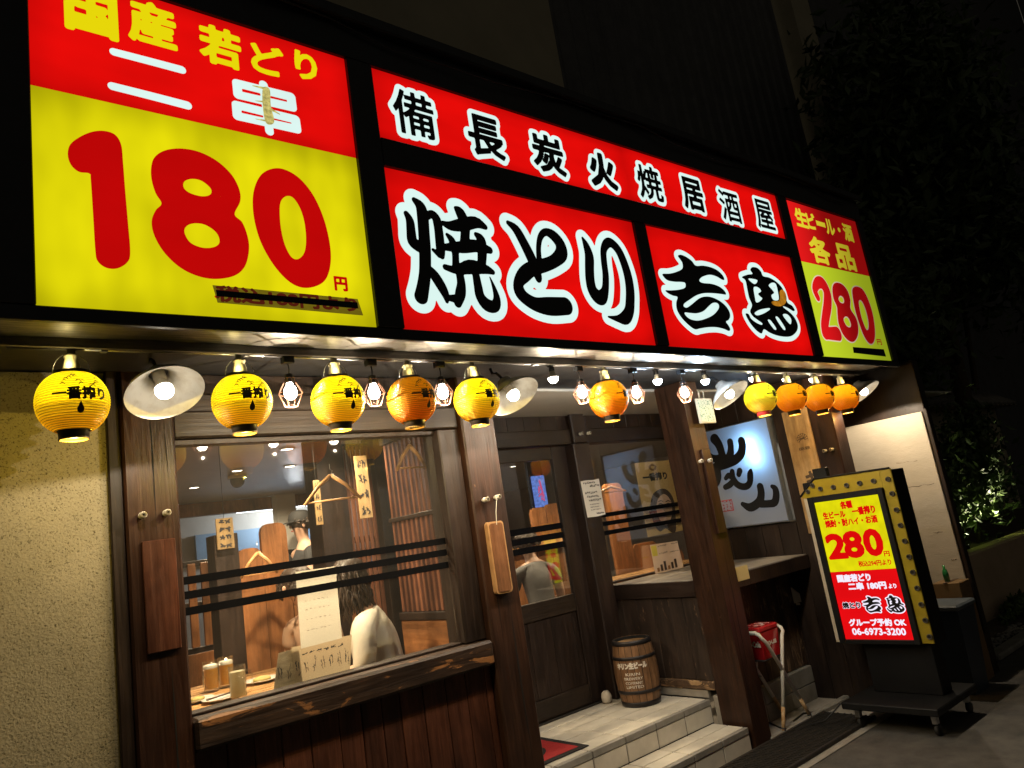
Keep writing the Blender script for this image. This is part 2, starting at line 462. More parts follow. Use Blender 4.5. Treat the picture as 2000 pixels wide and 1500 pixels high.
m_dark_y = wood('dark_timber_along', (0.0148, 0.0089, 0.0067), (0.0370, 0.0229, 0.0170), 'y', rough=.5)
m_plank = wood('wainscot_plank', (.050, .017, .010), (.120, .044, .024), 'z', wear=(.16, .07, .035), wear_lo=.72, rough=.4)
m_scuff = wood('scuffed_plank', (0.0187, 0.0127, 0.0102), (0.0510, 0.0340, 0.0255), 'z', wear=(.17, .105, .062), wear_lo=.585, rough=.6)
m_under = wood('under_counter_plank', (.050, .030, .020), (.15, .095, .062), 'z', wear=(.30, .19, .11), wear_lo=.56, rough=.6)
m_sill = wood('worn_sill', (.018, .010, .007), (.055, .030, .017), 'x', wear=(.25, .11, .038), wear_lo=.56, rough=.5, bump=.6)
m_baseb = wood('worn_baseboard', (.05, .03, .018), (.16, .10, .06), 'y', wear=(.42, .27, .14), wear_lo=.52, rough=.6)
m_counter = wood('grey_counter', (.20, .185, .165), (.36, .33, .29), 'x', rough=.45)
m_ceil = S('canopy_ceiling', (.030, .030, .031), (.022, .022, .023), 4, rough=.55, bump=.1)
m_black = S('sign_black', (.012, .012, .013), (.02, .02, .02), 15, rough=.42, bump=.1)
m_steel = S('canopy_steel', (.26, .245, .225), (.14, .13, .115), 5, stretch=(1.4, 14, 14), rough=.42, metal=.92, bump=.16, bscale=6, rvar=.1)
m_glass = glass('window_glass')
m_strip = S('black_strip', (.005, .005, .006), rough=.9, spec=.05)
m_white = S('porcelain', (.72, .69, .60), (.62, .58, .5), 8, rough=.25)
m_wire = S('dark_wire', (.02, .02, .02), rough=.5)

def stucco():
    m, n, b = _mat('stucco'); b.inputs['Roughness'].default_value = .95; b.inputs['Specular IOR Level'].default_value = .1
    mp = _coords(n, (1, 1, 1), False)
    vo = n.nodes.new('ShaderNodeTexVoronoi'); vo.inputs['Scale'].default_value = 95
    t0 = _noise(n, mp, 26, 5); ad = n.nodes.new('ShaderNodeVectorMath'); ad.operation = 'MULTIPLY_ADD'
    ad.inputs[1].default_value = (.03, .03, .03)
    n.links.new(t0.outputs['Color'], ad.inputs[0]); n.links.new(mp.outputs[0], ad.inputs[2]); n.links.new(ad.outputs[0], vo.inputs['Vector'])
    t = _noise(n, mp, 165, 7, .7); t2 = _noise(n, mp, 3, 4)
    r = _ramp(n, t.outputs['Fac'], .37, .45, (.080, .066, .038), (.33, .292, .200))
    r2 = _ramp(n, t2.outputs['Fac'], .3, .7, (.80, .79, .77), (1.05, 1.03, 1.0))
    n.links.new(_mix(n, 1.0, r.outputs[0], r2.outputs[0], 'MULTIPLY'), b.inputs['Base Color'])
    mm = n.nodes.new('ShaderNodeMath'); mm.operation = 'ADD'
    n.links.new(t.outputs['Fac'], mm.inputs[0]); n.links.new(vo.outputs['Distance'], mm.inputs[1])
    bp = n.nodes.new('ShaderNodeBump'); bp.inputs['Strength'].default_value = .4; bp.inputs['Distance'].default_value = .004
    n.links.new(mm.outputs[0], bp.inputs['Height']); n.links.new(bp.outputs[0], b.inputs['Normal']); return m
m_stucco = stucco()

# ------------------------------------------------------------------ ground
struct(MB().add([(-60, -60, 0), (90, -60, 0), (90, 60, 0), (-60, 60, 0)], [(0, 1, 2, 3)]).build('road', m_asphalt))
pave = struct(MB().add([(2.2, 2.60, .005), (6.6, 2.60, .005), (6.6, 4.0, .005), (2.2, 4.0, .005)], [(0, 1, 2, 3)]).build('pavement', m_concrete))
kb = struct(B(6.62, 14, 2.44, 2.56, 0, .05, .012).build('kerb', m_kerb))
struct(B(4.30, 6.0, 3.02, 3.07, 0.0, .035, .008).build('pavement_edge', m_kerb))

gr = thing('drain_grating', 'black iron drain grating set in the ground in front of the steps', 'drain', (4.2, 2.84, 0))
B(2.9, 4.95, 2.665, 3.015, .006, .009).build('channel_shade', m_pit, gr)  # dark sheet painted for the shade inside the drain channel
f = MB().box(2.9, 4.95, 2.655, 2.675, .006, .030, .003).box(2.9, 4.95, 3.005, 3.025, .006, .030, .003)
f.build('frame', m_iron, gr)
for k in range(6):
    yy = 2.72+k*.049
    B(2.9, 4.95, yy-.004, yy+.004, .010, .026).build('long_bar', m_iron, gr)
cb = MB(); x = 2.92
while x < 4.94: cb.box(x-.0035, x+.0035, 2.676, 3.004, .012, .028); x += .026
q = cb.build('cross_bars', m_iron, gr); q['kind'] = 'stuff'

# ------------------------------------------------------------------ entrance steps (tiles one by one)
ZT, ZS = .289, .145
steps = thing('entrance_steps', 'two cream tiled steps with grey edges leading up to the door', 'steps', (3.3, 3.5, 0))
sb = MB().box(2.3, 4.115, 3.055, 3.33, 0, ZS-.006).box(2.3, 4.135, 3.325, 4.06, 0, ZT-.006)
sb.build('core', m_grout, steps)
TW = .277
def tile(x0, x1, y0, y1, z0, z1, mat):
    o = B(x0, x1, y0, y1, z0, z1, .0025).build('tile', mat, None, loc=((x0+x1)/2, (y0+y1)/2, (z0+z1)/2))
    o.location = o.location-steps.location; o.parent = steps
g = .0042
for lvl, (yf, yb, zt, rows, xr) in enumerate(((3.05, 3.318, ZS, 2, 4.11), (3.32, 4.055, ZT, 5, 4.13))):
    for c in range(7):
        x1 = xr-c*TW; x0 = x1-TW
        if x0 < 2.2: break
        d = (yb-yf-.03)/rows
        for r in range(rows):
            tile(x0+g, x1-g, yf+.03+r*d+g, yf+.03+(r+1)*d-g, zt-.012, zt+random.uniform(-.0006, .0006), m_tile)
        tile(x0+g, x1-g, yf-.004, yf+.03-g, zt-.036, zt, m_tile_edge)
        tile(x0+g, x1-g, yf-.001, yf+.010, zt-.143, zt-.040, m_tile)

# ------------------------------------------------------------------ the shop front
shop = thing('yakitori_shop', 'dark timber shop front with stucco wall, big window, sliding door and counter alcove', 'building', (2.6, 3.4, 0))
def part(name, mat, *boxes, parent=None, bev=.004, smooth=False):
    mb = MB()
    for b in boxes: mb.box(*b, bev)
    return mb.build(name, mat, parent or shop)
part('stucco_wall', m_stucco, (-4.0, .60, 3.045, 3.25, 0, 2.372), bev=0)
part('corner_board', m_dark, (.600, .645, 3.02, 3.2, 0, 2.375))
lp = part('post', m_post, (.645, .832, 3.0, 3.2, 0, 2.375), bev=.008)
# drying crack of the post: a flat strip whose black paints the slit's shade
def crack(par, pts, y):
    mb = MB(); L = []; R_ = []
    for k, (xa, za, w) in enumerate(pts): L.append((xa-w, y, za)); R_.append((xa+w, y, za))
    for k in range(len(pts)-1): mb.add([L[k], R_[k], R_[k+1], L[k+1]], [(0, 1, 2, 3)])
    mb.build('drying_crack', m_pit, par, norm=False)
def crack_line(x, z0, z1, w, seed):
    r = random.Random(seed); n = 14; out = []; dx = 0
    for k in range(n+1):
        q = k/n; dx += r.uniform(-.0012, .0014); out.append((x+dx, z0+(z1-z0)*q, w*math.sin(math.pi*min(1, q*1.05+.02))*r.uniform(.6, 1.2)+.0002))
    return out
m_knot = S('knot_heart', (.016, .007, .004), (.045, .020, .010), 40, rough=.5)
def knot(par, x, z, rx, rz, y):
    n = 18; mb = MB()
    for k, (f1, f0) in enumerate(((1.0, .72), (.5, .0))):
        for i in range(n):
            a0, a1 = 2*math.pi*i/n, 2*math.pi*(i+1)/n
            mb.add([(x+rx*f*math.cos(a), y, z+rz*f*math.sin(a)) for f, a in ((f0, a0), (f1, a0), (f1, a1), (f0, a1))], [(0, 1, 2, 3)])
    mb.build('knot', m_knot, par, norm=False)
crack(lp, crack_line(.745, 2.36, 1.73, .0030, 1), 2.9992); crack(lp, crack_line(.770, 1.28, .55, .0028, 2), 2.9992); crack(lp, crack_line(.795, 2.20, 1.95, .0014, 3), 2.9992)
knot(lp, .700, 2.05, .010, .016, 2.9990); knot(lp, .790, 2.13, .007, .011, 2.9990); knot(lp, .815, 1.60, .006, .010, 2.9990)
part('cover_plate', m_plank, (.690, .806, 2.985, 2.999, 1.325, 1.722), bev=.003)
mp_ = part('post', m_post2, (2.20, 2.412, 2.99, 3.2, 0, 2.375), bev=.009)
crack(mp_, crack_line(2.262, 1.70, 1.0, .0020, 5), 2.9892); crack(mp_, crack_line(2.335, 1.22, .4, .0032, 6), 2.9892); knot(mp_, 2.255, 2.02, .009, .014, 2.9890); knot(mp_, 2.37, 1.42, .008, .012, 2.9890)
# the right post leans a little
mb = MB(); zs = [0, .4, 1.0, 1.6, 2.375]
v = []
for z in zs:
    dx = -.035*(z/2.2)+.03; j = .004*math.sin(z*5)
    v += [(4.110+dx+j, 3.035, z), (4.285+dx-j*.5, 3.035, z), (4.285+dx-j*.5, 3.26, z), (4.110+dx+j, 3.26, z)]
f = []
for i in range(len(zs)-1):
    for k in range(4): f.append((i*4+k, i*4+(k+1) % 4, i*4+4+(k+1) % 4, i*4+4+k))
f += [(0, 3, 2, 1), tuple(len(v)-4+k for k in range(4))]
mb.add(v, f); pr = mb.build('post', m_post2, shop)
crack(pr, crack_line(4.215, 1.25, .35, .0030, 8), 3.0342); crack(pr, crack_line(4.165, 1.0, .15, .0018, 9), 3.0342); knot(pr, 4.20, .75, .009, .014, 3.0340)
part('cover_strip', m_post, (4.165, 4.262, 3.012, 3.033, 1.335, 1.90), bev=.004)
part('post_footing', m_concrete, (4.140, 4.40, 3.10, 3.30, 0, .31), bev=.006)
# lintel above the window, horizontal boards
part('lintel', m_beam, (.834, 2.198, 3.02, 3.16, 2.108, 2.215), bev=.006)
part('board', m_beam, (.834, 2.198, 3.05, 3.16, 2.218, 2.290), bev=.003)
part('board', m_dark, (.834, 2.198, 3.055, 3.16, 2.293, 2.375), bev=.003)
part('sill', m_sill, (.834, 2.198, 2.982, 3.16, .955, 1.068), bev=.012)
x = .836; k = 0
while x < 2.19:
    w = random.uniform(.09, .125); x2 = min(x+w, 2.197)
    part('plank', m_plank, (x+.0015, x2-.0015, 3.03+random.uniform(-.003, .003), 3.08, .0, .952), bev=.003); x = x2
part('window_jamb', m_dark, (2.075, 2.198, 3.03, 3.18, 1.071, 2.105), bev=.006)
win = bpy.data.objects.new('window', None); COL.objects.link(win); win.parent = shop; win.empty_display_size = .1
B(.834, 2.073, 3.06, 3.12, 2.085, 2.106, .002).build('top_rail', m_dark, win); B(.834, 2.073, 3.06, 3.14, 1.070, 1.080, .002).build('bottom_rail', m_dark, win)
B(.834, 2.073, 3.088, 3.094, 1.081, 2.084).build('pane', m_glass, win, norm=True)
def stripes(win, ax_y, x0, x1, zs, h):
    for z in zs: B(x0, x1, ax_y-.004, ax_y-.0005, z-h/2, z+h/2).build('stripe', m_strip, win)
stripes(win, 3.088, .836, 2.071, (1.560, 1.505, 1.445), .030)

# canopy ceiling, upper wall boards of the recess
part('canopy_ceiling', m_ceil, (-1.5, 6.15, 2.53, 4.2, 2.378, 2.41), bev=0)
rs = bpy.data.objects.new('recess_screen', None); COL.objects.link(rs); rs.parent = shop; rs.empty_display_size = .1
m_rslat = wood('red_slat', (.15, .058, .032), (.27, .115, .065), 'z', rough=.45, bump=.2); m_rpan = wood('cedar_panel', (.26, .105, .035), (.42, .19, .075), 'y', rough=.45, bump=.2)
B(2.335, 2.365, 3.203, 4.058, ZT+.002, 1.14, .003).build('panel', m_rpan, rs); B(2.325, 2.395, 3.203, 4.058, 1.142, 1.185, .003).build('rail', m_dark, rs); B(2.325, 2.395, 3.203, 4.058, 2.20, 2.375, .003).build('rail', m_dark, rs)
B(2.330, 2.390, 3.203, 4.058, 1.72, 1.745, .003).build('rail', m_dark, rs)
for k in range(16): B(2.338, 2.362, 3.215+k*.053, 3.215+k*.053+.026, 1.187, 2.198, .003).build('slat', m_rslat, rs)
part('header', m_beam, (2.414, 5.318, 4.02, 4.14, 2.135, 2.250), bev=.006)
x = 2.414
while x < 5.31:
    x2 = min(x+.16, 5.318); part('board', m_dark, (x+.001, x2-.001, 4.05, 4.14, 2.253, 2.375), bev=.002); x = x2
part('door_jamb', m_dark, (3.93, 4.105, 3.975, 4.14, ZT+.002, 2.132), bev=.008)
part('door_jamb', m_dark, (3.955, 4.10, 3.98, 4.018, 2.135, 2.375), bev=.008)
def pgroup(name):
    o = bpy.data.objects.new(name, None); COL.objects.link(o); o.parent = shop; o.empty_display_size = .1; return o
door = pgroup('sliding_door')
for x0, x1 in ((3.775, 3.926), (2.55, 2.68)): B(x0, x1, 4.062, 4.10, ZT+.012, 2.13, .004).build('stile', m_dark, door)
for z0, z1 in ((2.035, 2.128), (.935, 1.055), (ZT+.014, .43)):
    B(2.682, 3.773, 4.064, 4.098, z0, z1, .004).build('rail', m_beam, door)
x = 2.682
while x < 3.77:
    x2 = min(x+.21, 3.773); B(x+.001, x2-.001, 4.078, 4.094, .432, .933, .002).build('panel', m_dark, door); x = x2
B(2.682, 3.773, 4.078, 4.084, 1.057, 2.033).build('pane', m_glass, door)
stripes(door, 4.078, 2.684, 3.771, (1.545, 1.478, 1.411), .043)
B(3.0, 3.93, 4.035, 4.06, ZT+.001, ZT+.010).build('track', m_iron, door)
# alcove: window behind the standing counter
win2 = pgroup('window'); B(5.235, 5.318, 4.04, 4.12, 1.058, 2.132, .003).build('stile', m_dark, win2); B(4.107, 5.233, 4.06, 4.12, 1.058, 1.070, .003).build('bottom_rail', m_dark, win2)
B(4.107, 5.233, 4.080, 4.086, 1.072, 2.132).build('pane', m_glass, win2)
stripes(win2, 4.080, 4.109, 5.231, (1.572, 1.506, 1.436), .033)
ct = part('counter', m_counter, (4.130, 5.315, 3.10, 4.055, 1.030, 1.055), bev=.003)
B(4.122, 4.150, 3.262, 4.05, .945, 1.052, .004).build('end_trim', m_dark_y, ct)
B(4.305, 5.315, 3.085, 3.099, .955, 1.050, .003).build('fascia', m_dark, ct)
yy = 3.262
while yy < 4.05:
    y2 = min(yy+random.uniform(.12, .16), 4.05)
    part('plank', m_scuff, (4.136+random.uniform(0, .003), 4.16, yy+.001, y2-.001, .405, .942), bev=.002); yy = y2
part('baseboard', m_baseb, (4.128, 4.165, 3.262, 4.04, .345, .402), bev=.006)
part('footing', m_concrete, (4.138, 4.17, 3.33, 4.05, ZT+.003, .343), bev=.003)
# below the counter on the street side
x = 4.62
while x < 5.30:
    x2 = min(x+random.uniform(.08, .12), 5.316); part('plank', m_under, (x+.001, x2-.001, 3.29+random.uniform(0, .006), 3.33, .245, .95), bev=.002); x = x2
part('recess_shade', m_pit, (4.30, 4.618, 3.56, 3.60, .62, .95), bev=0); part('recess_floor', m_scuff, (4.30, 4.618, 3.29, 3.555, .600, .618), bev=0)  # near-black back board paints in the shade of the recess
part('plank', m_under, (4.30, 4.618, 3.29, 3.33, .245, .598), bev=.002)
for z0, z1 in ((.006, .120), (.124, .24)):
    for k in range(3): part('base_tile', m_tile_edge if z0 > .05 else m_concrete, (4.32+k*.333, 4.32+k*.333+.329, 3.262, 3.32, z0, z1), bev=.004)
# right-hand alcove wall and end post
yy = 2.82
while yy < 4.06:
    y2 = min(yy+.1545, 4.065)
    for z0, z1 in (((0, 1.30), (2.145, 2.375)) if 3.12 < (yy+y2)/2 < 3.80 else ((0, 2.375),)):
        part('plank', m_dark, (5.322, 5.40, yy+.0012, y2-.0012, z0, z1), bev=.003)
    yy = y2
part('post', m_post2, (5.300, 5.47, 2.645, 2.818, 0, 2.375), bev=.008)
part('end_wall', m_pit, (5.48, 6.19, 3.12, 3.2, 0, 2.375), bev=0)
# rooms' envelope
m_roomwall = S('room_wall', (.38, .31, .23), (.30, .24, .18), 3, rough=.8)
m_roomceil = S('room_ceiling', (.56, .52, .46), (.48, .45, .40), 3, rough=.35, bump=.05)
m_roomfloor = S('room_floor', (.10, .07, .045), (.07, .05, .035), 6, rough=.5)
part('room_ceiling', m_roomceil, (.3, 9.5, 3.26, 12.2, 2.36, 2.377), bev=0)
part('room_floor', m_roomfloor, (.3, 9.5, 4.16, 12.2, .24, ZT-.004), (.3, 2.31, 3.26, 4.158, .24, ZT-.004), bev=0)
part('room_back_wall', m_roomwall, (.3, 9.5, 12.2, 12.3, .24, 2.376), bev=0)
part('room_side_wall', m_roomwall, (.2, .298, 3.26, 12.2, .24, 2.376), (9.502, 9.6, 4.2, 12.2, .24, 2.376), (5.42, 9.6, 4.08, 4.16, .0, 2.376), bev=0)

# upper storey and neighbours, all nearly black
m_upper = S('upper_wall', (.46, .41, .29), (.38, .34, .24), 3, rough=.9, bump=.1)
m_corr = S('corrugated_sheet', (.13, .13, .13), (.09, .09, .09), 4, rough=.6, metal=.3)
part('upper_wall', m_upper, (-8, 3.68, 3.2, 3.5, 3.3, 11), bev=0)
part('canopy_roof', m_black, (-1.5, 6.1, 2.92, 3.19, 3.4, 3.48), (-8, .2, 3.03, 3.195, 2.413, 3.5), bev=0)
nb = thing('corrugated_building', 'dark corrugated metal building rising behind the shop sign', 'building', (8, 5.2, 0))
v = []; f = []; x = 3.7; k = 0
while x < 11.9:
    for z in (3.2, 12): v.append((x, 5.2+(.03 if (k//2) % 2 else 0), z))
    x += .05 if k % 2 else .09; k += 1
for i in range(k-1): f.append((2*i, 2*i+2, 2*i+3, 2*i+1))
MB().add(v, f).build('cladding', m_corr, nb)
B(11.9, 12.6, 4.9, 5.6, 0, 14).build('column', m_upper, nb)
B(12.6, 22, 5.4, 6, 0, 30).build('wall', m_corr, nb)
B(12.7, 19, 4.4, 5.38, 5.2, 5.5, .02).build('balcony_slab', m_upper, nb)
# ------------------------------------------------------------------ the long lit sign
e_red = E('sign_red', (.80, .0035, .0025), 1.0, .16, edge=.22)
e_yel = E('sign_yellow', (.80, .72, .003), 1.0, .26, edge=.25, vs=(2.6, 1, 1.2))
e_ylt = E('sign_letter_yellow', (.80, .68, .003), 1.0)
e_white = E('sign_white', (.74, .95, .90), 1.0, .06)
e_redd = E('sign_digit_red', (.52, .002, .002), 1.0, .08)
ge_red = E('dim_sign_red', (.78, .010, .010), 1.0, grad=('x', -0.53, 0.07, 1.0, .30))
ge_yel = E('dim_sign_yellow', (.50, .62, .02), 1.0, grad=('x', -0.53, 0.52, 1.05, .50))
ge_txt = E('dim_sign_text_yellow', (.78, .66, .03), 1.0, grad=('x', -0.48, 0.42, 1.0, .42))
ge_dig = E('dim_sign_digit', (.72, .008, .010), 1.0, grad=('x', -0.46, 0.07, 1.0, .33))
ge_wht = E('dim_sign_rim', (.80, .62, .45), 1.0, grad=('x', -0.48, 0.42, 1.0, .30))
FS = Frame('y', 2.250)
ink = S('sign_ink', (.010, .010, .012), rough=.4)
tape = E('brown_tape', (.155, .115, .006), 1.0, .25, vs=(9, 1, 30))  # glow put in for the panel light passing through the tape

box = thing('sign_box', 'long black sign box with mullions running along the top of the shop front', 'sign box', (2.94, 2.6, 2.34))
B(.20, 5.66, 2.262, 2.915, 2.345, 3.60).build('housing', m_black, box)
B(.17, 5.69, 2.20, 2.93, 3.602, 3.655, .006).build('cornice', m_black, box)
B(.19, 5.67, 2.236, 2.258, 3.452, 3.600, .003).build('top_rail', m_black, box)
B(.19, 5.67, 2.236, 2.259, 2.300, 2.343, .003).build('bottom_rail', m_black, box)
for x0, x1 in ((.19, .288), (1.338, 1.448), (4.462, 4.572), (5.588, 5.67)):
    B(x0, x1, 2.234, 2.2605, 2.345, 3.450, .003).build('mullion', m_black, box)
B(2.912, 3.004, 2.234, 2.2605, 2.345, 3.010, .003).build('mullion', m_black, box)
B(1.450, 4.460, 2.235, 2.2605, 3.012, 3.133, .003).build('transom', m_black, box)
# soffit plate: gently uneven sheet steel
v = []; f = []; NX = 120
for i in range(NX+1):
    x = .20+5.46*i/NX
    for j in range(4):
        y = 2.272+.244*j/3
        v.append((x, y, 2.332+.010*j/3+.0022*math.sin(x*7+j)+.0014*math.sin(x*23+j*2)))
for i in range(NX):
    for j in range(3): f.append((i*4+j, i*4+4+j, i*4+5+j, i*4+1+j))
MB().add(v, f).box(.20, 5.66, 2.518, 2.534, 2.312, 2.374).build('soffit', m_steel, box, smooth=False)
# loose cable lying along the cornice
pts = [(.5+i*.26, 2.215-.01*math.sin(i*1.3), 3.570+.028*math.sin(i*.9)+.01*math.sin(i*2.7)) for i in range(20)]
tag(MB().tube(pts, .004, 5).build('cable', m_wire, smooth=True), 'thin black cable sagging along the top of the sign box', 'cable')

def panel(name_label, x0, x1, z0, z1, mats):
    t = thing('illuminated_sign', name_label, 'sign', ((x0+x1)/2, 2.25, z0), 'lit panels of the shop sign')
    if len(mats) == 1: B(x0, x1, 2.2502, 2.2600, z0, z1).build('face', mats[0], t)
    else:
        zs = mats[2]
        B(x0, x1, 2.2502, 2.2600, zs+.0005, z1).build('upper_face', mats[0], t); B(x0, x1, 2.2502, 2.2600, z0, zs).build('lower_face', mats[1], t)
    return t
def gl(fr, ch, c, w, h, mat, par, bold=.05, outline=None, omat=None, res=40):
    """one glyph centred at photo pixel c, w x h metres"""
    u, v = fr.uv(*c); return text(fr, ch, (u-w/2, u+w/2, v-h/2, v+h/2), mat, par, .0032, bold, res, 'lettering', outline, omat)

# --- 180 yen panel
pa = panel('big red and yellow lit panel with the large red price 180', .290, 1.336, 2.347, 3.450, (e_red, e_yel, 3.022))
zA = lambda x, y: (x*.44, y*.44)
for ch, c, w, h in (('国', (178, 20), .150, .185), ('産', (297, 48), .150, .165), ('若', (430, 92), .145, .155), ('ど', (522, 118), .125, .125), ('り', (597, 130), .090, .120)):
    gl(FS, ch, c, w, h, e_ylt, pa, .042)
put(traced(FS, strokes=[[(505, 233, 18), (655, 272, 18), (805, 312, 18)], [(498, 385, 19), (665, 427, 19), (830, 470, 19)]], tf=zA, h=.003), FS, .003, e_white, pa)
put(traced(FS, strokes=[[(1050, 372, 19), (1290, 432, 19)], [(1290, 432, 19), (1296, 478, 19)], [(1296, 478, 19), (1055, 423, 19)], [(1055, 423, 19), (1050, 372, 19)],
    [(1048, 468, 19), (1310, 532, 19)], [(1310, 532, 19), (1316, 575, 19)], [(1316, 575, 19), (1052, 517, 19)], [(1052, 517, 19), (1048, 468, 19)],
    [(1168, 378, 18), (1195, 585, 18)]], tf=zA, h=.003), FS, .003, e_white, pa)
m_peel = E('peeling_film', (.60, .52, .16), 1.0, .5, vs=(40, 1, 40))  # film given its own glow in place of light from behind
put(traced(FS, polys=[[(1165, 395), (1195, 400), (1200, 470), (1215, 545), (1180, 550), (1165, 480)]], strokes=[[(1120, 383, 2), (1170, 395, 6)], [(1130, 450, 1), (1175, 455, 5)], [(1205, 490, 6), (1240, 510, 2)], [(1130, 530, 1), (1185, 540, 5)]], tf=zA, h=.002), FS, .0042, m_peel, pa, 'peeling_film')
put(traced(FS, polys=[[(300, 690), (310, 645), (350, 612), (405, 588), (460, 583), (510, 600), (537, 645), (545, 720), (555, 850), (568, 1000), (577, 1120), (565, 1165), (520, 1193), (470, 1190), (432, 1160), (422, 1110), (412, 950), (402, 800), (396, 772), (350, 765), (315, 735)],
    ], tf=zA), FS, .003, e_redd, pa)
put(traced(FS, polys=[[(670, 745), (685, 700), (730, 670), (800, 661), (880, 675), (960, 715), (1025, 775), (1060, 840), (1065, 895), (1040, 953), (1075, 990), (1100, 1060), (1103, 1120), (1085, 1185), (1040, 1225), (960, 1240), (880, 1228), (800, 1190), (730, 1125), (685, 1050), (672, 985), (690, 935), (716, 905), (690, 860), (672, 800)],
    [(812, 825), (820, 805), (850, 796), (890, 803), (925, 828), (938, 850), (928, 868), (895, 873), (850, 862), (822, 845)],
    [(817, 1030), (830, 1003), (865, 993), (910, 1000), (955, 1030), (973, 1065), (965, 1090), (930, 1102), (885, 1098), (840, 1075)]], tf=zA), FS, .003, e_redd, pa)
put(traced(FS, polys=[[(1120, 900), (1130, 830), (1160, 775), (1210, 750), (1265, 755), (1330, 795), (1390, 870), (1435, 970), (1462, 1080), (1466, 1170), (1445, 1240), (1400, 1272), (1340, 1278), (1280, 1250), (1215, 1180), (1160, 1085), (1130, 990)],
    [(1240, 930), (1248, 890), (1272, 872), (1300, 880), (1330, 925), (1350, 990), (1357, 1070), (1348, 1125), (1320, 1152), (1290, 1140), (1262, 1085), (1245, 1010)]], tf=zA), FS, .003, e_redd, pa)
gl(FS, '円', (665, 555), .052, .055, e_redd, pa, .05)
text(FS, '税込188円より', pbox(FS, (418, 578), (698, 600), (560, 600), (560, 570)), e_redd, pa, .003, .04, 24)
q = [FS.uv(*p) for p in ((414, 558), (424, 592), (708, 617), (697, 585))]
MB().prism([FS.p(u, v_, .0045) for u, v_ in q], (0, -.0012, 0)).build('tape', tape, pa)
text(FS, '税込188円より', pbox(FS, (420, 578), (697, 600), (560, 601), (560, 570)), E('tape_shadow_red', (.075, .010, .004), 1.0), pa, .0064, .05, 24)
q = [FS.uv(*p) for p in ((420, 568), (422, 580), (698, 604), (696, 592))]
MB().prism([FS.p(u, v_, .0072) for u, v_ in q], (0, -.0008, 0)).build('tape', ink, pa)

# --- upper row
p1 = panel('upper row red lit strip, left half, with four outlined characters above the big brush letters', 1.450, 2.943, 3.136, 3.449, (e_red,))
p2 = panel('upper row red lit strip, right half, above the two shop name characters', 2.947, 4.460, 3.136, 3.449, (e_red,))
for ch, c, par, w in (('備', (808, 224), p1, .20), ('長', (948, 268), p1, .20), ('炭', (1070, 302), p1, .21), ('火', (1176, 334), p1, .20),
                      ('焼', (1268, 358), p2, .20), ('居', (1352, 380), p2, .20), ('酒', (1425, 404), p2, .205), ('屋', (1492, 420), p2, .205)):
    u, v_ = FS.uv(*c)
    h = .205 if ch != '火' else .20
    text(FS, ch, (u-w/2, u+w/2, v_-h/2, v_+h/2), ink, par, .004, {'備': .016, '長': .032, '炭': .036, '火': .055, '焼': .022, '居': .034, '酒': .020, '屋': .022}[ch], 44, 'lettering', .105, e_white)

# --- yakitori
p3 = panel('large red lit panel with three big white-outlined black brush letters', 1.455, 2.910, 2.347, 3.010, (e_red,))
zC = lambda x, y: (760+x*.18665, 360+y*.18667)
yaki = [[(175, 312, 30), (212, 385, 44), (225, 500, 50), (240, 600, 56), (300, 650, 60)],
    [(258, 168, 28), (322, 235, 54), (345, 330, 62), (358, 500, 62), (368, 650, 64), (372, 800, 64), (368, 950, 64), (350, 1080, 68), (330, 1180, 74)],
    [(395, 335, 38), (445, 312, 36), (490, 370, 48), (512, 480, 48), (525, 600, 50), (535, 700, 48), (548, 760, 28)], [(455, 690, 18), (520, 740, 34)],
    [(400, 880, 40), (470, 960, 54), (540, 1070, 54), (585, 1160, 42), (600, 1230, 20)],
    [(692, 255, 22), (740, 305, 54), (785, 420, 55), (790, 520, 50), (785, 620, 52)],
    [(562, 412, 26), (640, 440, 46), (760, 428, 62), (900, 402, 56), (998, 450, 28)],
    [(602, 532, 20), (650, 590, 38), (680, 680, 42), (690, 760, 38), (692, 870, 40)],
    [(592, 662, 36), (750, 662, 58), (900, 648, 60), (1045, 692, 36)], [(905, 530, 25), (955, 585, 50), (968, 700, 52), (962, 860, 46)],
    [(582, 870, 30), (700, 900, 42), (850, 868, 70), (1000, 890, 48), (1078, 922, 26)],
    [(735, 950, 44), (750, 1050, 48), (740, 1150, 58), (715, 1250, 42)], [(640, 1195, 34), (715, 1205, 48)],
    [(905, 960, 42), (925, 1070, 48), (950, 1180, 54), (1020, 1265, 64), (1100, 1278, 56), (1122, 1200, 40), (1090, 1080, 22), (1048, 975, 7)]]
zT = lambda x, y: (960+x*.1733, 400+y*.1733)
to = [[(182, 208, 26), (270, 282, 50), (350, 420, 56), (430, 580, 60), (490, 720, 56), (520, 820, 46), (522, 858, 22)],
    [(530, 620, 33), (524, 480, 30), (545, 365, 32), (602, 312, 38), (690, 352, 56), (768, 450, 64), (780, 555, 72), (700, 638, 62), (580, 688, 66), (450, 722, 72), (362, 790, 76), (300, 880, 60), (312, 980, 70), (380, 1060, 68), (500, 1128, 74), (650, 1148, 92), (830, 1145, 86)]]
ri = [[(1020, 380, 15), (1060, 462, 40), (1095, 580, 55), (1098, 720, 56), (1105, 850, 58), (1130, 960, 63), (1185, 1035, 72), (1235, 1045, 68), (1275, 960, 44), (1280, 800, 40), (1262, 650, 39), (1256, 520, 38), (1288, 445, 44), (1340, 432, 46), (1420, 512, 48), (1480, 640, 50), (1530, 800, 53), (1554, 950, 55), (1556, 1080, 56), (1545, 1200, 58), (1500, 1278, 62), (1420, 1288, 34), (1310, 1265, 9)]]
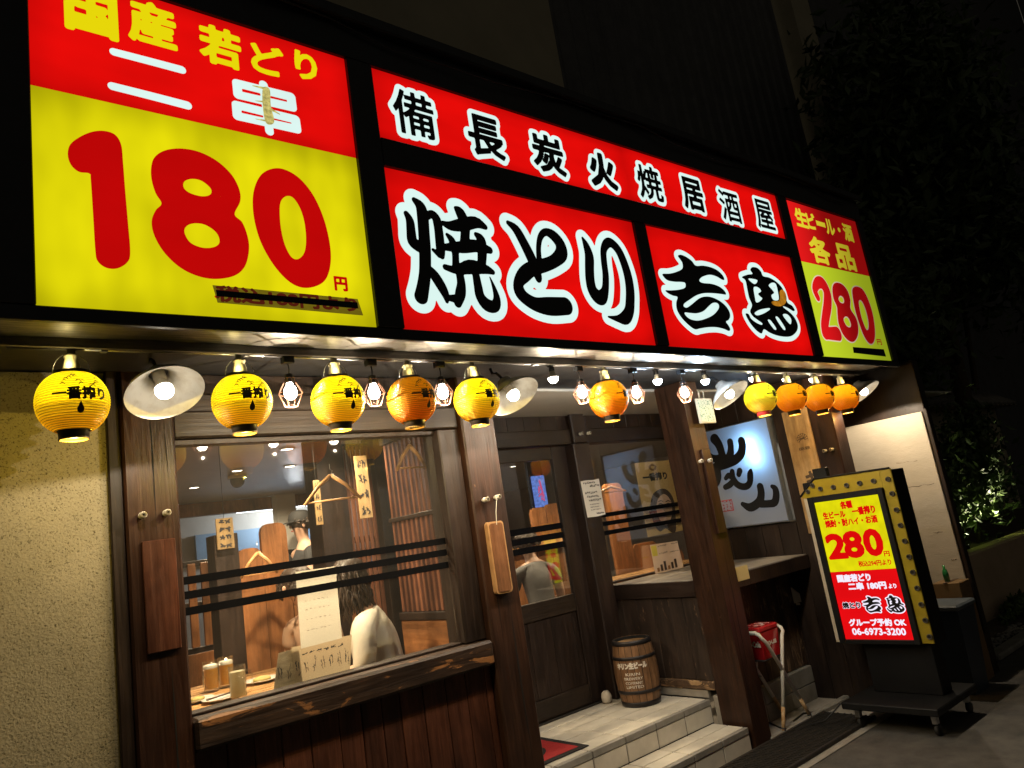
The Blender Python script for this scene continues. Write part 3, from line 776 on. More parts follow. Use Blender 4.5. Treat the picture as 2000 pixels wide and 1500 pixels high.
for st, tf in ((yaki, zC), (to, zT), (ri, zT)):
    sh = traced(FS, strokes=st, tf=tf, pad=.045, h=.0042)
    put(sh, FS, .0025, e_white, p3, 'lettering_outline', .036); put(sh, FS, .004, ink, p3)
# --- shop name
p4 = panel('red lit panel with two white-outlined black characters of the shop name', 3.006, 4.460, 2.347, 3.010, (e_red,))
zK = lambda x, y: (1270+x*.16, 470+y*.16)
kichi = [[(330, 190), (365, 175), (430, 200), (500, 250), (550, 308), (640, 308), (740, 330), (820, 370), (880, 430), (898, 478), (870, 480), (800, 440), (720, 420), (640, 440), (600, 470), (597, 500), (640, 520), (740, 530), (830, 560), (895, 610), (918, 660), (860, 655), (760, 645), (650, 645), (560, 670), (480, 720), (410, 770), (402, 805), (440, 820), (500, 780), (600, 702), (700, 685), (800, 715), (890, 775), (950, 850), (970, 920), (950, 970), (918, 992), (950, 1040), (970, 1085), (950, 1105), (890, 1080), (800, 1060), (700, 1060), (600, 1075), (540, 1085), (470, 1040), (380, 950), (320, 850), (310, 760), (325, 692), (270, 675), (210, 645), (178, 610), (250, 610), (350, 600), (418, 575), (418, 520), (370, 508), (290, 505), (210, 490), (165, 455), (142, 410), (230, 405), (310, 385), (383, 345), (385, 280), (360, 235)],
    [(412, 882), (480, 886), (560, 890), (640, 865), (700, 810), (750, 767), (800, 762), (830, 790), (823, 840), (760, 910), (670, 955), (580, 978), (500, 968), (440, 932)]]
tori = [[(1112, 448), (1180, 418), (1240, 408), (1215, 365), (1228, 332), (1260, 325), (1305, 338), (1345, 380), (1372, 435), (1450, 455), (1540, 510), (1610, 590), (1645, 690), (1670, 760), (1725, 797), (1757, 850), (1735, 862), (1680, 828), (1620, 803), (1625, 822), (1700, 880), (1760, 950), (1795, 1040), (1780, 1110), (1720, 1165), (1640, 1176), (1540, 1160), (1450, 1125), (1382, 1085), (1352, 1136), (1290, 1100), (1220, 1020), (1172, 940), (1157, 893), (1195, 900), (1225, 955), (1290, 1005), (1350, 1030), (1360, 1012), (1310, 975), (1245, 925), (1212, 865), (1235, 790), (1200, 700), (1178, 600), (1155, 490)],
    [(1190, 470), (1250, 470), (1302, 490), (1265, 533)], [(1255, 580), (1290, 566), (1330, 590), (1345, 622), (1310, 650), (1330, 680), (1360, 710), (1320, 750), (1285, 753), (1270, 690)],
    [(1440, 545), (1480, 516), (1525, 532), (1550, 620), (1560, 722), (1500, 728), (1472, 672), (1505, 640), (1480, 600), (1452, 570)], [(1270, 882), (1330, 846), (1440, 826), (1450, 845), (1380, 890), (1310, 914), (1277, 905)],
    [(1430, 980), (1460, 975), (1530, 1073), (1505, 1084)], [(1525, 947), (1555, 940), (1640, 1070), (1615, 1084)], [(1612, 912), (1660, 900), (1708, 950), (1714, 1000), (1694, 1018)]]
for pl in (kichi, tori):
    sh = traced(FS, polys=pl, tf=zK, pad=.04, h=.0042)
    put(sh, FS, .0025, e_white, p4, 'lettering_outline', .030); put(sh, FS, .004, ink, p4)
put(traced(FS, polys=[[(1600, 600), (1640, 640), (1655, 720), (1630, 780), (1570, 805), (1500, 790), (1470, 755), (1500, 742), (1560, 738), (1575, 690), (1570, 630)]], tf=zK, h=.004), FS, .0055, E('faded_orange', (.48, .19, .012), 1.0, .5, vs=(9, 1, 9)), p4, 'faded_spot')

# --- 280 yen panel with a failing tube
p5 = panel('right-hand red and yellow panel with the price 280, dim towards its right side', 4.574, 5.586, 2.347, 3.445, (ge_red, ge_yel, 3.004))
def g5(ch, l, r, b, t, bold=.05, mat=None, rim=None):
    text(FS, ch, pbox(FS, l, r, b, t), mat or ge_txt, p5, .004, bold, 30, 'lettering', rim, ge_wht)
zE = lambda x, y: (1530+x*.22, 390+y*.22)
for ch, l, r, b, t in (('生', (105, 175), (212, 195), (160, 245), (150, 85)), ('ビ', (205, 190), (280, 205), (245, 262), (238, 122)), ('ー', (287, 205), (368, 232), (328, 240), (325, 196)),
                       ('ル', (370, 240), (450, 260), (410, 312), (408, 180)), ('・', (478, 265), (502, 275), (492, 290), (488, 250)), ('酒', (530, 290), (612, 310), (580, 372), (565, 222)),
                       ('各', (228, 430), (405, 470), (330, 570), (300, 335)), ('品', (455, 480), (628, 540), (550, 622), (520, 398))):
    g5(ch, zE(*l), zE(*r), zE(*b), zE(*t), .045)
two = [[(300, 868, 24), (275, 800, 27), (300, 742, 34), (345, 748, 40), (385, 830, 40), (388, 930, 40), (372, 1040, 38), (362, 1130, 38), (368, 1188, 38)], [(368, 1188, 36), (478, 1192, 42)]]
eight = [[(430, 800), (440, 755), (470, 738), (520, 755), (565, 810), (590, 890), (592, 970), (640, 1050), (660, 1130), (655, 1210), (620, 1262), (570, 1250), (520, 1190), (485, 1100), (475, 1010), (470, 950), (440, 880)],
    [(485, 880), (500, 855), (525, 870), (535, 905), (525, 922), (500, 912)], [(530, 1065), (548, 1038), (575, 1055), (595, 1110), (585, 1135), (555, 1120)]]
zero = [[(607, 830), (615, 785), (650, 773), (700, 800), (745, 880), (785, 1000), (805, 1120), (808, 1220), (790, 1275), (755, 1275), (710, 1210), (665, 1090), (630, 970)],
    [(665, 920), (675, 892), (700, 915), (730, 990), (750, 1080), (752, 1140), (738, 1160), (715, 1120), (685, 1030)]]
for kw in (dict(strokes=two), dict(polys=eight), dict(polys=zero)):
    sh = traced(FS, tf=zE, h=.004, pad=.015, **kw)
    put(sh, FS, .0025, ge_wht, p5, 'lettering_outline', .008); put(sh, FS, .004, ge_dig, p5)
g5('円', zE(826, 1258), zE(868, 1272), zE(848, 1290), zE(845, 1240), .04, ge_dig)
q = [FS.uv(*zE(*p)) for p in ((610, 1310), (618, 1362), (905, 1395), (885, 1330))]
MB().prism([FS.p(u, v_, .0045) for u, v_ in q], (0, -.0012, 0)).build('tape', ink, p5)
# ------------------------------------------------------------------ lamps under the sign
RY, RZ = 2.56, 2.318
rail = thing('lamp_rail', 'thin metal conduit rail under the canopy that carries the lanterns and bulbs', 'rail', (2.9, RY, RZ))
m_rail = S('galvanised_rail', (.42, .42, .42), (.30, .30, .30), 20, rough=.35, metal=.9)
MB().tube([(.25+i*.56, RY, RZ+.003*math.sin(i*2.1)) for i in range(10)]+[(5.62, RY, RZ)], .006, 8).build('conduit', m_rail, rail, smooth=True)
for k in range(12): B(.5+k*.46, .52+k*.46, RY-.010, RY+.010, RZ-.008, 2.377, .002).build('clip', m_rail, rail)

m_cream = S('cream_socket', (.62, .56, .34), (.52, .46, .28), 20, rough=.45)
m_ring = S('lantern_ring', (.022, .016, .012), rough=.4)
m_gold = S('gilt_rim', (.20, .13, .05), rough=.5)
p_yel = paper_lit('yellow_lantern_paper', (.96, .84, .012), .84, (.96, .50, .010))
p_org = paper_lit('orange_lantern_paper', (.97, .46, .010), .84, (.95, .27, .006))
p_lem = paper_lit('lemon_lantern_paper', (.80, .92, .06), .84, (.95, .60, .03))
m_print = S('lantern_print', (.020, .014, .006), rough=.6)
m_print2 = S('lantern_print_soft', (.09, .06, .008), rough=.7)
e_lb = {k: E('lantern_bulb_%d' % i, (1.0, .86, .55), s) for i, (k, s) in enumerate({'bright': 21.0, 'mid': 19.0, 'dim': 6.0}.items())}
LR, LH = .1015, .101
def lant_prof(n, a0=-63, a1=63):
    out = []
    for i in range(n+1):
        a = math.radians(a0+(a1-a0)*i/n); rip = .0019*math.cos(2*math.pi*27*i/n)
        out.append(((LR)*math.cos(a)**.92+rip, LH*math.sin(a)))
    return out
def lant_map(u, v):
    """flat print (metres) wrapped on the street side of the lantern"""
    a = math.asin(max(-.95, min(.95, v/LH))); r = LR*math.cos(a)**.92+.0022; t = u/LR
    return (r*math.sin(t), -r*math.cos(t), v)
def lantern_proto():
    P = {}
    P['shell'] = MB().lathe(lant_prof(27*6), seg=56)
    hp = MB(); pr_ = lant_prof(27*6)
    for k in range(27): hp.tube([((pr_[k*6+3][0]+.0004)*math.cos(2*math.pi*i/40), (pr_[k*6+3][0]+.0004)*math.sin(2*math.pi*i/40), pr_[k*6+3][1]) for i in range(40)], .00062, 4, closed=True)
    P['hoops'] = hp
    P['top_ring'] = MB().lathe([(.045, .086), (.050, .086), (.050, .099), (.042, .099), (.042, .092)], seg=32)
    P['bottom_ring'] = MB().lathe([(.046, -.088), (.043, -.092), (.041, -.112), (.036, -.112), (.038, -.090)], seg=32)
    P['bottom_rim'] = MB().lathe([(.042, -.1125), (.042, -.117), (.034, -.117), (.034, -.1125)], seg=32)
    P['socket'] = MB().lathe([(.026, .088), (.027, .100), (.023, .125), (.019, .140), (.022, .146), (.022, .152), (.012, .156), (.011, .175)], seg=20, cap1=True)
    P['handle'] = MB().tube([(.052*math.cos(t), 0, .096+.062*math.sin(t)) for t in [math.pi*i/14 for i in range(15)]], .0016, 6)
    P['bulb'] = MB().sphere((0, 0, .034), .020, 14, 8).lathe([(.008, .050), (.011, .088)], seg=10)
    sh = text_shape('一番搾り', -.076, .076, -.012, .030, .0018, .004, 34)
    P['lettering'] = sh.mesh(0, lant_map, 2)
    d = Shape((-.02, .02, -.056, -.014), .0011)
    d.S = sdf_segs(poly_segs([catmull([(0, -.017), (.004, -.027), (.0095, -.038), (.008, -.048), (0, -.052), (-.008, -.048), (-.0095, -.038), (-.004, -.027)], 4)]), d.X, d.Y)
    P['drop_mark'] = d.mesh(0, lant_map, 2)
    w = Shape((-.07, .08, .030, .082), .0010)
    r_ = random.Random(3); st = []
    for k in range(13):
        x0 = -.056+k*.0088; y0 = .039+.026*math.sin(k*.55)*(1 if k < 9 else .6)+r_.uniform(-.004, .006)
        st.append([(x0, y0, .0010), (x0+.007, y0+r_.uniform(.003, .008), .0019), (x0+.015, y0+r_.uniform(-.003, .004), .0009)])
        if k % 3 == 0: st.append([(x0+.003, y0+.010, .0006), (x0+.012, y0+.015, .0010), (x0+.018, y0+.011, .0005)])
    w.S = np.minimum(w.S, sdf_strokes(st, w.X, w.Y)); P['crest_mark'] = w.mesh(0, lant_map, 2)
    l = Shape((-.062, .062, -.0305, -.018), .0012)
    l.S = sdf_strokes([[(-.058, -.022, .0005), (-.012, -.022, .0005)], [(.012, -.022, .0005), (.056, -.022, .0005)], [(-.05, -.026, .0005), (-.014, -.026, .0005)], [(.014, -.026, .0005), (.05, -.026, .0005)]], l.X, l.Y)
    P['fine_print'] = l.mesh(0, lant_map, 2)
    return P
LP = lantern_proto(); _lm = {}
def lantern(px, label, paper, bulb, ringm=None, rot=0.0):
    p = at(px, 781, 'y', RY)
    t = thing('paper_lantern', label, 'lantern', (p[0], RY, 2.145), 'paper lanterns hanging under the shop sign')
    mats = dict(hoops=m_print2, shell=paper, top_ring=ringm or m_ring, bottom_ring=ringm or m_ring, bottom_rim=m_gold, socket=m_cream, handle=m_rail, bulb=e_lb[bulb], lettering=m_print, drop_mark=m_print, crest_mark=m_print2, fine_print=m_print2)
    shell = None
    for nm, mb in LP.items():
        key = (nm, mats[nm].name)
        if key not in _lm:
            me = bpy.data.meshes.new(nm); me.from_pydata(mb.v, [], mb.f); me.polygons.foreach_set('use_smooth', [True]*len(me.polygons)); me.materials.append(mats[nm]); _lm[key] = me
        o = bpy.data.objects.new(nm, _lm[key]); COL.objects.link(o)
        o.parent = shell if nm in ('hoops', 'lettering', 'drop_mark', 'crest_mark', 'fine_print') else t
        if nm == 'shell': shell = o
    light('POINT', 'bulb_light', (p[0], RY, 2.145-.135), {'bright': 4.0, 'mid': 2.4, 'dim': .4}[bulb], (1.0, .70, .10) if paper is not p_org else (1.0, .55, .10), t, .0)
    light('POINT', 'bulb_light', (p[0]-.02, RY-.034, 2.145+.118), .16 if bulb != 'dim' else .04, (1.0, .82, .35), t, .0)
    t.rotation_euler.z = rot
    return t
m_redring = S('red_ring', (.50, .03, .03), rough=.5)
LANT = ((142, 'largest yellow paper lantern, hanging at the far left before the stucco wall', p_yel, 'bright', None, .05),
        (473, 'yellow paper lantern above the left part of the window, right of the white lamp shade', p_yel, 'bright', None, -.02),
        (660, 'yellow paper lantern between the two left-hand caged bulbs', p_yel, 'bright', None, .12),
        (804, 'dull orange paper lantern between two caged bulbs over the window', p_org, 'dim', None, .2),
        (931, 'yellow paper lantern in front of the main timber post, touching a lamp shade', p_yel, 'bright', None, .1),
        (1189, 'orange paper lantern alone over the entrance between caged bulbs', p_org, 'mid', None, .35),
        (1486, 'lemon yellow lantern with red top ring over the lit calligraphy board', p_lem, 'bright', m_redring, .15),
        (1546, 'orange lantern next to the lemon yellow one in the right-hand row', p_org, 'mid', None, .1),
        (1601, 'second lantern from the right end of the lamp rail, orange', p_org, 'mid', None, .1),
        (1650, 'last orange lantern at the right end of the lamp rail', p_org, 'bright', None, .1))
for a in LANT: lantern(*a)

# ------------------------------------------------------------------ caged bulbs
m_cage = S('copper_cage', (.40, .19, .12), (.3, .14, .09), 30, rough=.3, metal=.85)
m_sockb = S('black_socket', (.015, .015, .016), rough=.4)
e_warm = E('warm_bulb', (1.0, .90, .74), 26.0)
e_cool = E('cool_bulb', (.86, .94, 1.0), 22.0)
e_shade = E('shade_bulb', (1.0, .90, .72), 15.0)
def cage_proto():
    P = {}
    P['clamp'] = (MB().box(-.022, .022, -.016, .016, .096, .140, .003), m_sockb)
    P['cord'] = (MB().tube([(0, 0, .096), (.002, 0, .075), (0, 0, .056)], .0022, 6), m_wire)
    P['socket'] = (MB().lathe([(.006, .058), (.015, .054), (.017, .030), (.014, .022)], seg=14, cap0=True, cap1=True), m_sockb)
    P['bulb'] = (MB().lathe([(.0, -.042), (.012, -.040), (.021, -.030), (.0245, -.014), (.020, .004), (.013, .014), (.012, .024)], seg=16), e_warm)
    c = MB()
    for k in range(8):
        t = 2*math.pi*k/8
        c.tube([(r*math.cos(t), r*math.sin(t), z) for r, z in ((.016, .040), (.026, .018), (.044, -.014), (.043, -.024), (.024, -.066))], .0011, 5)
    for r, z in ((.0165, .040), (.0445, -.018), (.0235, -.066)):
        c.tube([(r*math.cos(2*math.pi*k/20), r*math.sin(2*math.pi*k/20), z) for k in range(20)], .0012, 5, closed=True)
    P['wire_cage'] = (c, m_cage)
    return P
def bare_proto(e):
    return {'clamp': (MB().box(-.018, .018, -.014, .014, .052, .078, .003), m_sockb),
            'socket': (MB().lathe([(.012, .054), (.015, .050), (.015, .034), (.013, .030)], seg=14, cap0=True), m_sockb),
            'base': (MB().lathe([(.012, .031), (.018, .014), (.0245, .002), (.0255, -.002)], seg=18), m_white),
            'bulb': (MB().lathe([(.0, -.030), (.012, -.028), (.021, -.019), (.0255, -.006), (.0255, -.0015)], seg=18), e)}
_pm = {}
def from_proto(t, P, key):
    for nm, (mb, m) in P.items():
        kk = (key, nm)
        if kk not in _pm:
            me = bpy.data.meshes.new(nm); me.from_pydata(mb.v, [], mb.f); me.polygons.foreach_set('use_smooth', [nm not in ('clamp',)]*len(me.polygons)); me.materials.append(m); _pm[kk] = me
        o = bpy.data.objects.new(nm, _pm[kk]); COL.objects.link(o); o.parent = t
CP = cage_proto(); BPw = bare_proto(e_warm); BPc = bare_proto(e_cool)
for px, lab in ((567, 'caged bulb left of all others, between the second and third lantern'), (730, 'caged bulb between a bright yellow and a dull orange lantern'),
                (864, 'caged bulb between the dull orange lantern and the main post lantern'), (1136, 'caged bulb just left of the lone orange lantern at the entrance'),
                (1242, 'caged bulb just right of the lone orange lantern at the entrance'), (1336, 'caged bulb between two bluish bare bulbs near the right post')):
    p = at(px, 761, 'y', RY); t = thing('caged_bulb', lab, 'lamp', (p[0], RY, 2.193), 'bulbs in copper wire cages')
    from_proto(t, CP, 'cage'); light('POINT', 'bulb_light', (p[0], RY, 2.193-.075), 13.0, (1.0, .82, .58), t, .0)
for px, py, warm, lab in ((1080, 737, 1, 'bare warm bulb between a lamp shade and a caged bulb over the entrance'), (1284, 742, 0, 'bare bluish bulb between two caged bulbs over the alcove window'),
                    (1377, 742, 0, 'bare bluish bulb above the patterned hanging card on the right post'), (1470, 737, 1, 'bare bulb half hidden above the lemon yellow lantern'),
                    (1535, 739, 1, 'bare bulb peeping over the second lantern from the lemon one'), (1587, 739, 1, 'bare bulb peeping over the last but one lantern')):
    p = at(px, py, 'y', RY+ (.0 if px < 1400 else .05)); t = thing('bare_bulb', lab, 'lamp', tuple(p), 'bare bulbs under the sign')
    from_proto(t, BPw if warm else BPc, 'bare%d' % warm)
    light('POINT', 'bulb_light', (p[0], p[1], p[2]-.045), 8.0 if px < 1400 else 3.0, (1.0, .84, .62) if warm else (.60, .80, 1.0), t, .0)
# ------------------------------------------------------------------ white enamel shades
m_enamel = S('white_enamel', (.74, .70, .62), (.55, .48, .38), 26, rough=.38, lo=.45, hi=.8)
m_enout = S('shade_outside', (.30, .29, .27), (.22, .21, .2), 10, rough=.4)
TILT = math.radians(31)
for px, py, lab in ((323, 768, 'big white enamel lamp shade at the left above the left post'), (1005, 775, 'white enamel lamp shade behind the lantern at the main post'),
                    (1427, 772, 'white enamel lamp shade left of the lemon yellow lantern'), (1690, 767, 'white enamel lamp shade at the far right end behind the last lantern')):
    c = at(px, py, 'y', 2.60)
    t = thing('shade_lamp', lab, 'lamp', tuple(c), 'white enamel shade lamps')
    n = Vector((.06, -math.sin(TILT), -math.cos(TILT))).normalized()
    R0 = .128
    MB().lathe([(R0, 0), (R0*.93, -.014), (R0*.72, -.038), (R0*.46, -.060), (R0*.30, -.078), (R0*.26, -.100)], c, 44, n).build('shade', m_enamel, t, smooth=True)
    MB().lathe([(R0+.0005, .0005), (R0*.935, -.018), (R0*.73, -.043), (R0*.47, -.066), (R0*.32, -.083), (R0*.28, -.104), (.0, -.106)], c, 44, n).build('outer_shell', m_enout, t, smooth=True)
    MB().lathe([(.022, -.100), (.022, -.068), (.017, -.058)], c, 20, n, cap1=True).build('socket', m_white, t, smooth=True)
    MB().lathe([(.017, -.058), (.026, -.036), (.030, -.022)], c, 20, n).build('bulb_base', m_white, t, smooth=True)
    MB().lathe([(.030, -.0215), (.0305, -.010), (.026, .004), (.016, .014), (.0, .018)], c, 20, n).build('bulb', e_shade, t, smooth=True)
    C0 = Vector(c)-n*.105
    MB().tube([C0, C0-n*.02, C0-n*.045+Vector((0, .02, .012)), C0+Vector((0, .075, .055)), (C0.x, C0.y+.10, 2.378)], .007, 8).build('arm', m_sockb, t, smooth=True)
    light('SPOT', 'bulb_light', Vector(c)+n*.022, {323: 22.0, 1690: 44.0}.get(px, 27.0), (1.0, .84, .62), t, .02, (0, -.05, -1), 150, .12)

# round recessed lamp in the canopy ceiling
p = at(1097, 777, 'z', 2.376); t = thing('canopy_downlight', 'small round recessed lamp in the canopy ceiling over the entrance', 'lamp', (p[0], p[1], 2.376))
MB().lathe([(.050, 0), (.053, -.005), (.042, -.006), (.040, -.001)], (p[0], p[1], 2.3775), 20).build('rim', m_white, t, smooth=True)
MB().lathe([(.040, -.002), (.0, -.0022)], (p[0], p[1], 2.3775), 20).build('lens', E('canopy_lens', (1.0, .92, .80), 3.0), t)
light('SPOT', 'lamp_light', (p[0], p[1], 2.365), 14, (1.0, .86, .66), t, .03, (0, 0, -1), 130, .6)
# ------------------------------------------------------------------ porcelain knobs
def knob(p, d, lab):
    d = Vector(d).normalized(); t = thing('porcelain_knob', lab, 'insulator', tuple(p), 'porcelain wiring knobs on the timbers')
    MB().lathe([(.0085, 0), (.0085, .008), (.0125, .010), (.0125, .020), (.008, .023), (.008, .029), (.0125, .032), (.0125, .042), (.010, .046)], p, 18, d).build('body', m_white, t, smooth=True)
    MB().lathe([(.010, .046), (.0045, .0465), (.0042, .040), (.0, .040)], p, 18, d).build('screw_hole', S('screw_hole_%d' % len(bpy.data.materials), (.12, .10, .07), rough=.5), t)
for px, py, y, lab in ((275, 1008, 2.999, 'left one of two white porcelain knobs on the left timber post'), (322, 1003, 2.999, 'right one of two white porcelain knobs on the left timber post'),
                       (943, 977, 2.989, 'left one of two porcelain knobs above the hanging wooden plaque'), (966, 972, 2.989, 'right one of two porcelain knobs above the hanging wooden plaque'),
                       (1131, 848, 3.979, 'left one of two small porcelain knobs above the door jamb notice'), (1146, 847, 3.979, 'right one of two small porcelain knobs above the door jamb notice')):
    p = at(px, py, 'y', y); knob(p, (0, -1, 0), lab)
for px, lab in ((1366, 'left one of two porcelain knobs on the leaning right post'), (1384, 'right one of two porcelain knobs on the leaning right post')):
    p = at(px, 902, 'y', 3.011); knob((p[0], 3.011, 1.818), (-.55, -1, 0), lab)
for yv, lab in ((2.745, 'left one of two porcelain knobs on the end post by the beige board'), (2.690, 'right one of two porcelain knobs on the end post by the beige board')):
    knob((5.299, yv, 1.785), (-1, 0, 0), lab)

# ------------------------------------------------------------------ hanging wooden plaque
m_plaque = wood('plaque_wood', (.14, .060, .026), (.26, .125, .060), 'z', rough=.4)
m_plaque_e = S('plaque_edge', (.46, .26, .11), (.34, .18, .08), 20, rough=.5)
pq = thing('hanging_plaque', 'narrow wooden plaque hanging by a string from the main timber post', 'plaque', (2.295, 2.96, 1.27))
def rrect(x0, x1, z0, z1, r, n=5):
    out = []
    for cx, cz, a0 in ((x1-r, z1-r, 0), (x0+r, z1-r, 90), (x0+r, z0+r, 180), (x1-r, z0+r, 270)):
        for i in range(n+1):
            a = math.radians(a0+90*i/n); out.append((cx+r*math.cos(a), cz+r*math.sin(a)))
    return out
MB().prism([(x, 2.960, z) for x, z in rrect(2.246, 2.346, 1.268, 1.617, .018)], (0, .028, 0)).build('edge_frame', m_plaque_e, pq)
MB().prism([(x, 2.9565, z) for x, z in rrect(2.255, 2.337, 1.277, 1.608, .014)], (0, .003, 0)).build('board', m_plaque, pq)
MB().tube([(2.300, 2.955, 1.60), (2.303, 2.950, 1.66), (2.318, 2.945, 1.735)], .0018, 5).build('string', m_white, pq)
# ------------------------------------------------------------------ handwritten notice on the jamb
m_paper = S('notice_paper', (.72, .68, .60), (.62, .58, .50), 5, rough=.8)
m_pen = S('pen_ink', (.035, .033, .036), rough=.7)
FJ = Frame('y', 3.9715)
nt_ = thing('paper_notice', 'handwritten white paper notice taped to the door jamb', 'notice', (4.04, 3.97, 1.57))
MB().prism([(3.937, 3.9715, 1.842), (3.992, 3.9705, 1.846), (4.066, 3.9715, 1.843), (4.134, 3.970, 1.848), (4.139, 3.9715, 1.577), (4.05, 3.9705, 1.570), (3.946, 3.9715, 1.572)], (0, .001, 0)).build('sheet', m_paper, nt_)
r_ = random.Random(11)
def scribble(fr, x0, x1, z, h, par, mat, w=.0016, n=9, off=.003):
    st = []
    for k in range(n):
        cx = x0+(x1-x0)*(k+.5)/n; hw = (x1-x0)/n*.36
        for j in range(3):
            a = (cx+r_.uniform(-hw, hw), z+r_.uniform(-.5, .5)*h); b = (cx+r_.uniform(-hw, hw), z+r_.uniform(-.5, .5)*h)
            st.append([(*a, w), (*b, w*.7)])
        st.append([(cx-hw, z+r_.uniform(-.4, .4)*h, w), (cx+hw, z+r_.uniform(-.4, .4)*h, w*.8)])
    s_ = Shape((x0-.01, x1+.01, z-h, z+h), .0022); s_.S = sdf_strokes(st, s_.X, s_.Y); return put(s_, fr, off, mat, par, 'handwriting')
for z, a, b, h in ((1.826, 3.955, 4.085, .017), (1.800, 4.02, 4.125, .017), (1.752, 3.960, 4.09, .018), (1.722, 3.972, 4.10, .018), (1.694, 3.985, 4.12, .018), (1.663, 3.99, 4.09, .010), (1.643, 3.99, 4.085, .010), (1.623, 3.99, 4.10, .010), (1.592, 4.045, 4.125, .014)):
    scribble(FJ, a, b, z, h, nt_, m_pen, .0022 if h > .012 else .0013, 7)

# ------------------------------------------------------------------ poster inside the alcove window
FP = Frame('y', 4.110)
po = thing('beer_poster', 'tan beer poster with a woman\'s face hung inside the alcove window', 'poster', (4.98, 4.11, 1.34))
B(4.735, 5.228, 4.112, 4.116, 1.345, 1.955).build('sheet', S('poster_tan', (.80, .58, .25), (.72, .51, .21), 3, rough=.5), po)
text(FP, '一番搾り', (4.80, 5.12, 1.792, 1.862), m_print, po, .001, .06, 30)
m_skin_print = S('print_skin', (.84, .58, .43), (.78, .53, .38), 8, rough=.5)
m_hair_print = S('print_hair', (.075, .045, .03), (.04, .025, .018), 20, stretch=(8, 1, 1), rough=.5)
def uvpoly(fr, polys, mat, par, off, name, h=.004):
    P = [catmull(p, 5) for p in polys]; a = np.concatenate(P); s_ = Shape((a[:, 0].min()-2*h, a[:, 0].max()+2*h, a[:, 1].min()-2*h, a[:, 1].max()+2*h), h)
    s_.S = sdf_segs(poly_segs(P), s_.X, s_.Y); return put(s_, fr, off, mat, par, name)
zP = lambda x, y: (1100+x*.2, 820+y*.2)
put(traced(FP, polys=[[(850, 860), (868, 745), (915, 690), (985, 672), (1045, 715), (1082, 800), (1096, 930), (1100, 1080), (1060, 1100), (1000, 1060), (940, 1090), (880, 1000)]], tf=zP, h=.004), FP, .001, m_hair_print, po, 'printed_hair')
put(traced(FP, polys=[[(908, 850), (930, 765), (985, 725), (1040, 775), (1062, 860), (1052, 960), (1005, 1030), (950, 985), (918, 915)]], tf=zP, h=.004), FP, .002, m_skin_print, po, 'printed_face')
for ex in (950, 1022):
    put(traced(FP, strokes=[[(ex-20, 826, 4), (ex, 818, 6), (ex+20, 824, 4)]], tf=zP, h=.0015), FP, .003, m_hair_print, po, 'printed_eye')
    put(traced(FP, strokes=[[(ex-24, 800, 3), (ex, 790, 4), (ex+22, 798, 3)]], tf=zP, h=.0015), FP, .003, m_hair_print, po, 'printed_brow')
put(traced(FP, strokes=[[(988, 830, 2), (982, 880, 3), (994, 892, 3)]], tf=zP, h=.0015), FP, .003, S('print_shade', (.45, .26, .17), rough=.5), po, 'printed_nose')
put(traced(FP, strokes=[[(960, 930, 4), (988, 940, 9), (1016, 928, 4)]], tf=zP, h=.0015), FP, .003, S('print_lip', (.45, .12, .09), rough=.5), po, 'printed_mouth')
text(FP, '一番搾り', (4.76, 4.90, 1.52, 1.55), m_print, po, .0012, .05, 16)
uvpoly(FP, [[(4.90, 1.915), (4.95, 1.935), (5.0, 1.915), (4.985, 1.885), (4.95, 1.878), (4.915, 1.885)], [(4.925, 1.912), (4.95, 1.92), (4.975, 1.91), (4.95, 1.892)]], S('print_brown', (.30, .17, .05), rough=.5), po, .001, 'crest_mark', .002)
# small menu sheet standing on the counter
FM = Frame('y', 4.020)
ms = thing('menu_sheet', 'pink menu sheet with yellow corner and bottle pictures standing on the alcove counter', 'menu', (4.82, 4.02, 1.056))
MB().prism([(4.635, 4.020, 1.056), (4.995, 4.020, 1.056), (4.998, 4.035, 1.275), (4.650, 4.035, 1.285)], (0, .002, 0)).build('sheet', S('menu_pink', (.72, .55, .42), (.66, .49, .37), 6, rough=.6), ms)
B(4.652, 4.715, 4.0290, 4.0310, 1.185, 1.275).build('yellow_block', S('menu_yellow', (.74, .62, .10), rough=.6), ms)
for z, a, b in ((1.262, 4.73, 4.85), (1.262, 4.90, 4.99), (1.205, 4.73, 4.84), (1.20, 4.87, 4.98), (1.155, 4.80, 4.86)):
    scribble(Frame('y', 4.0285), a, b, z, .014, ms, m_pen, .0013, 5, .0)
for k in range(6):
    xx = 4.665+k*.045; B(xx, xx+.028, 4.0185, 4.0195, 1.070, 1.10+.02*((k*7) % 3), .001).build('bottle_picture', m_hair_print if k % 3 else S('menu_brown_%d' % k, (.35, .17, .06), rough=.5), ms)
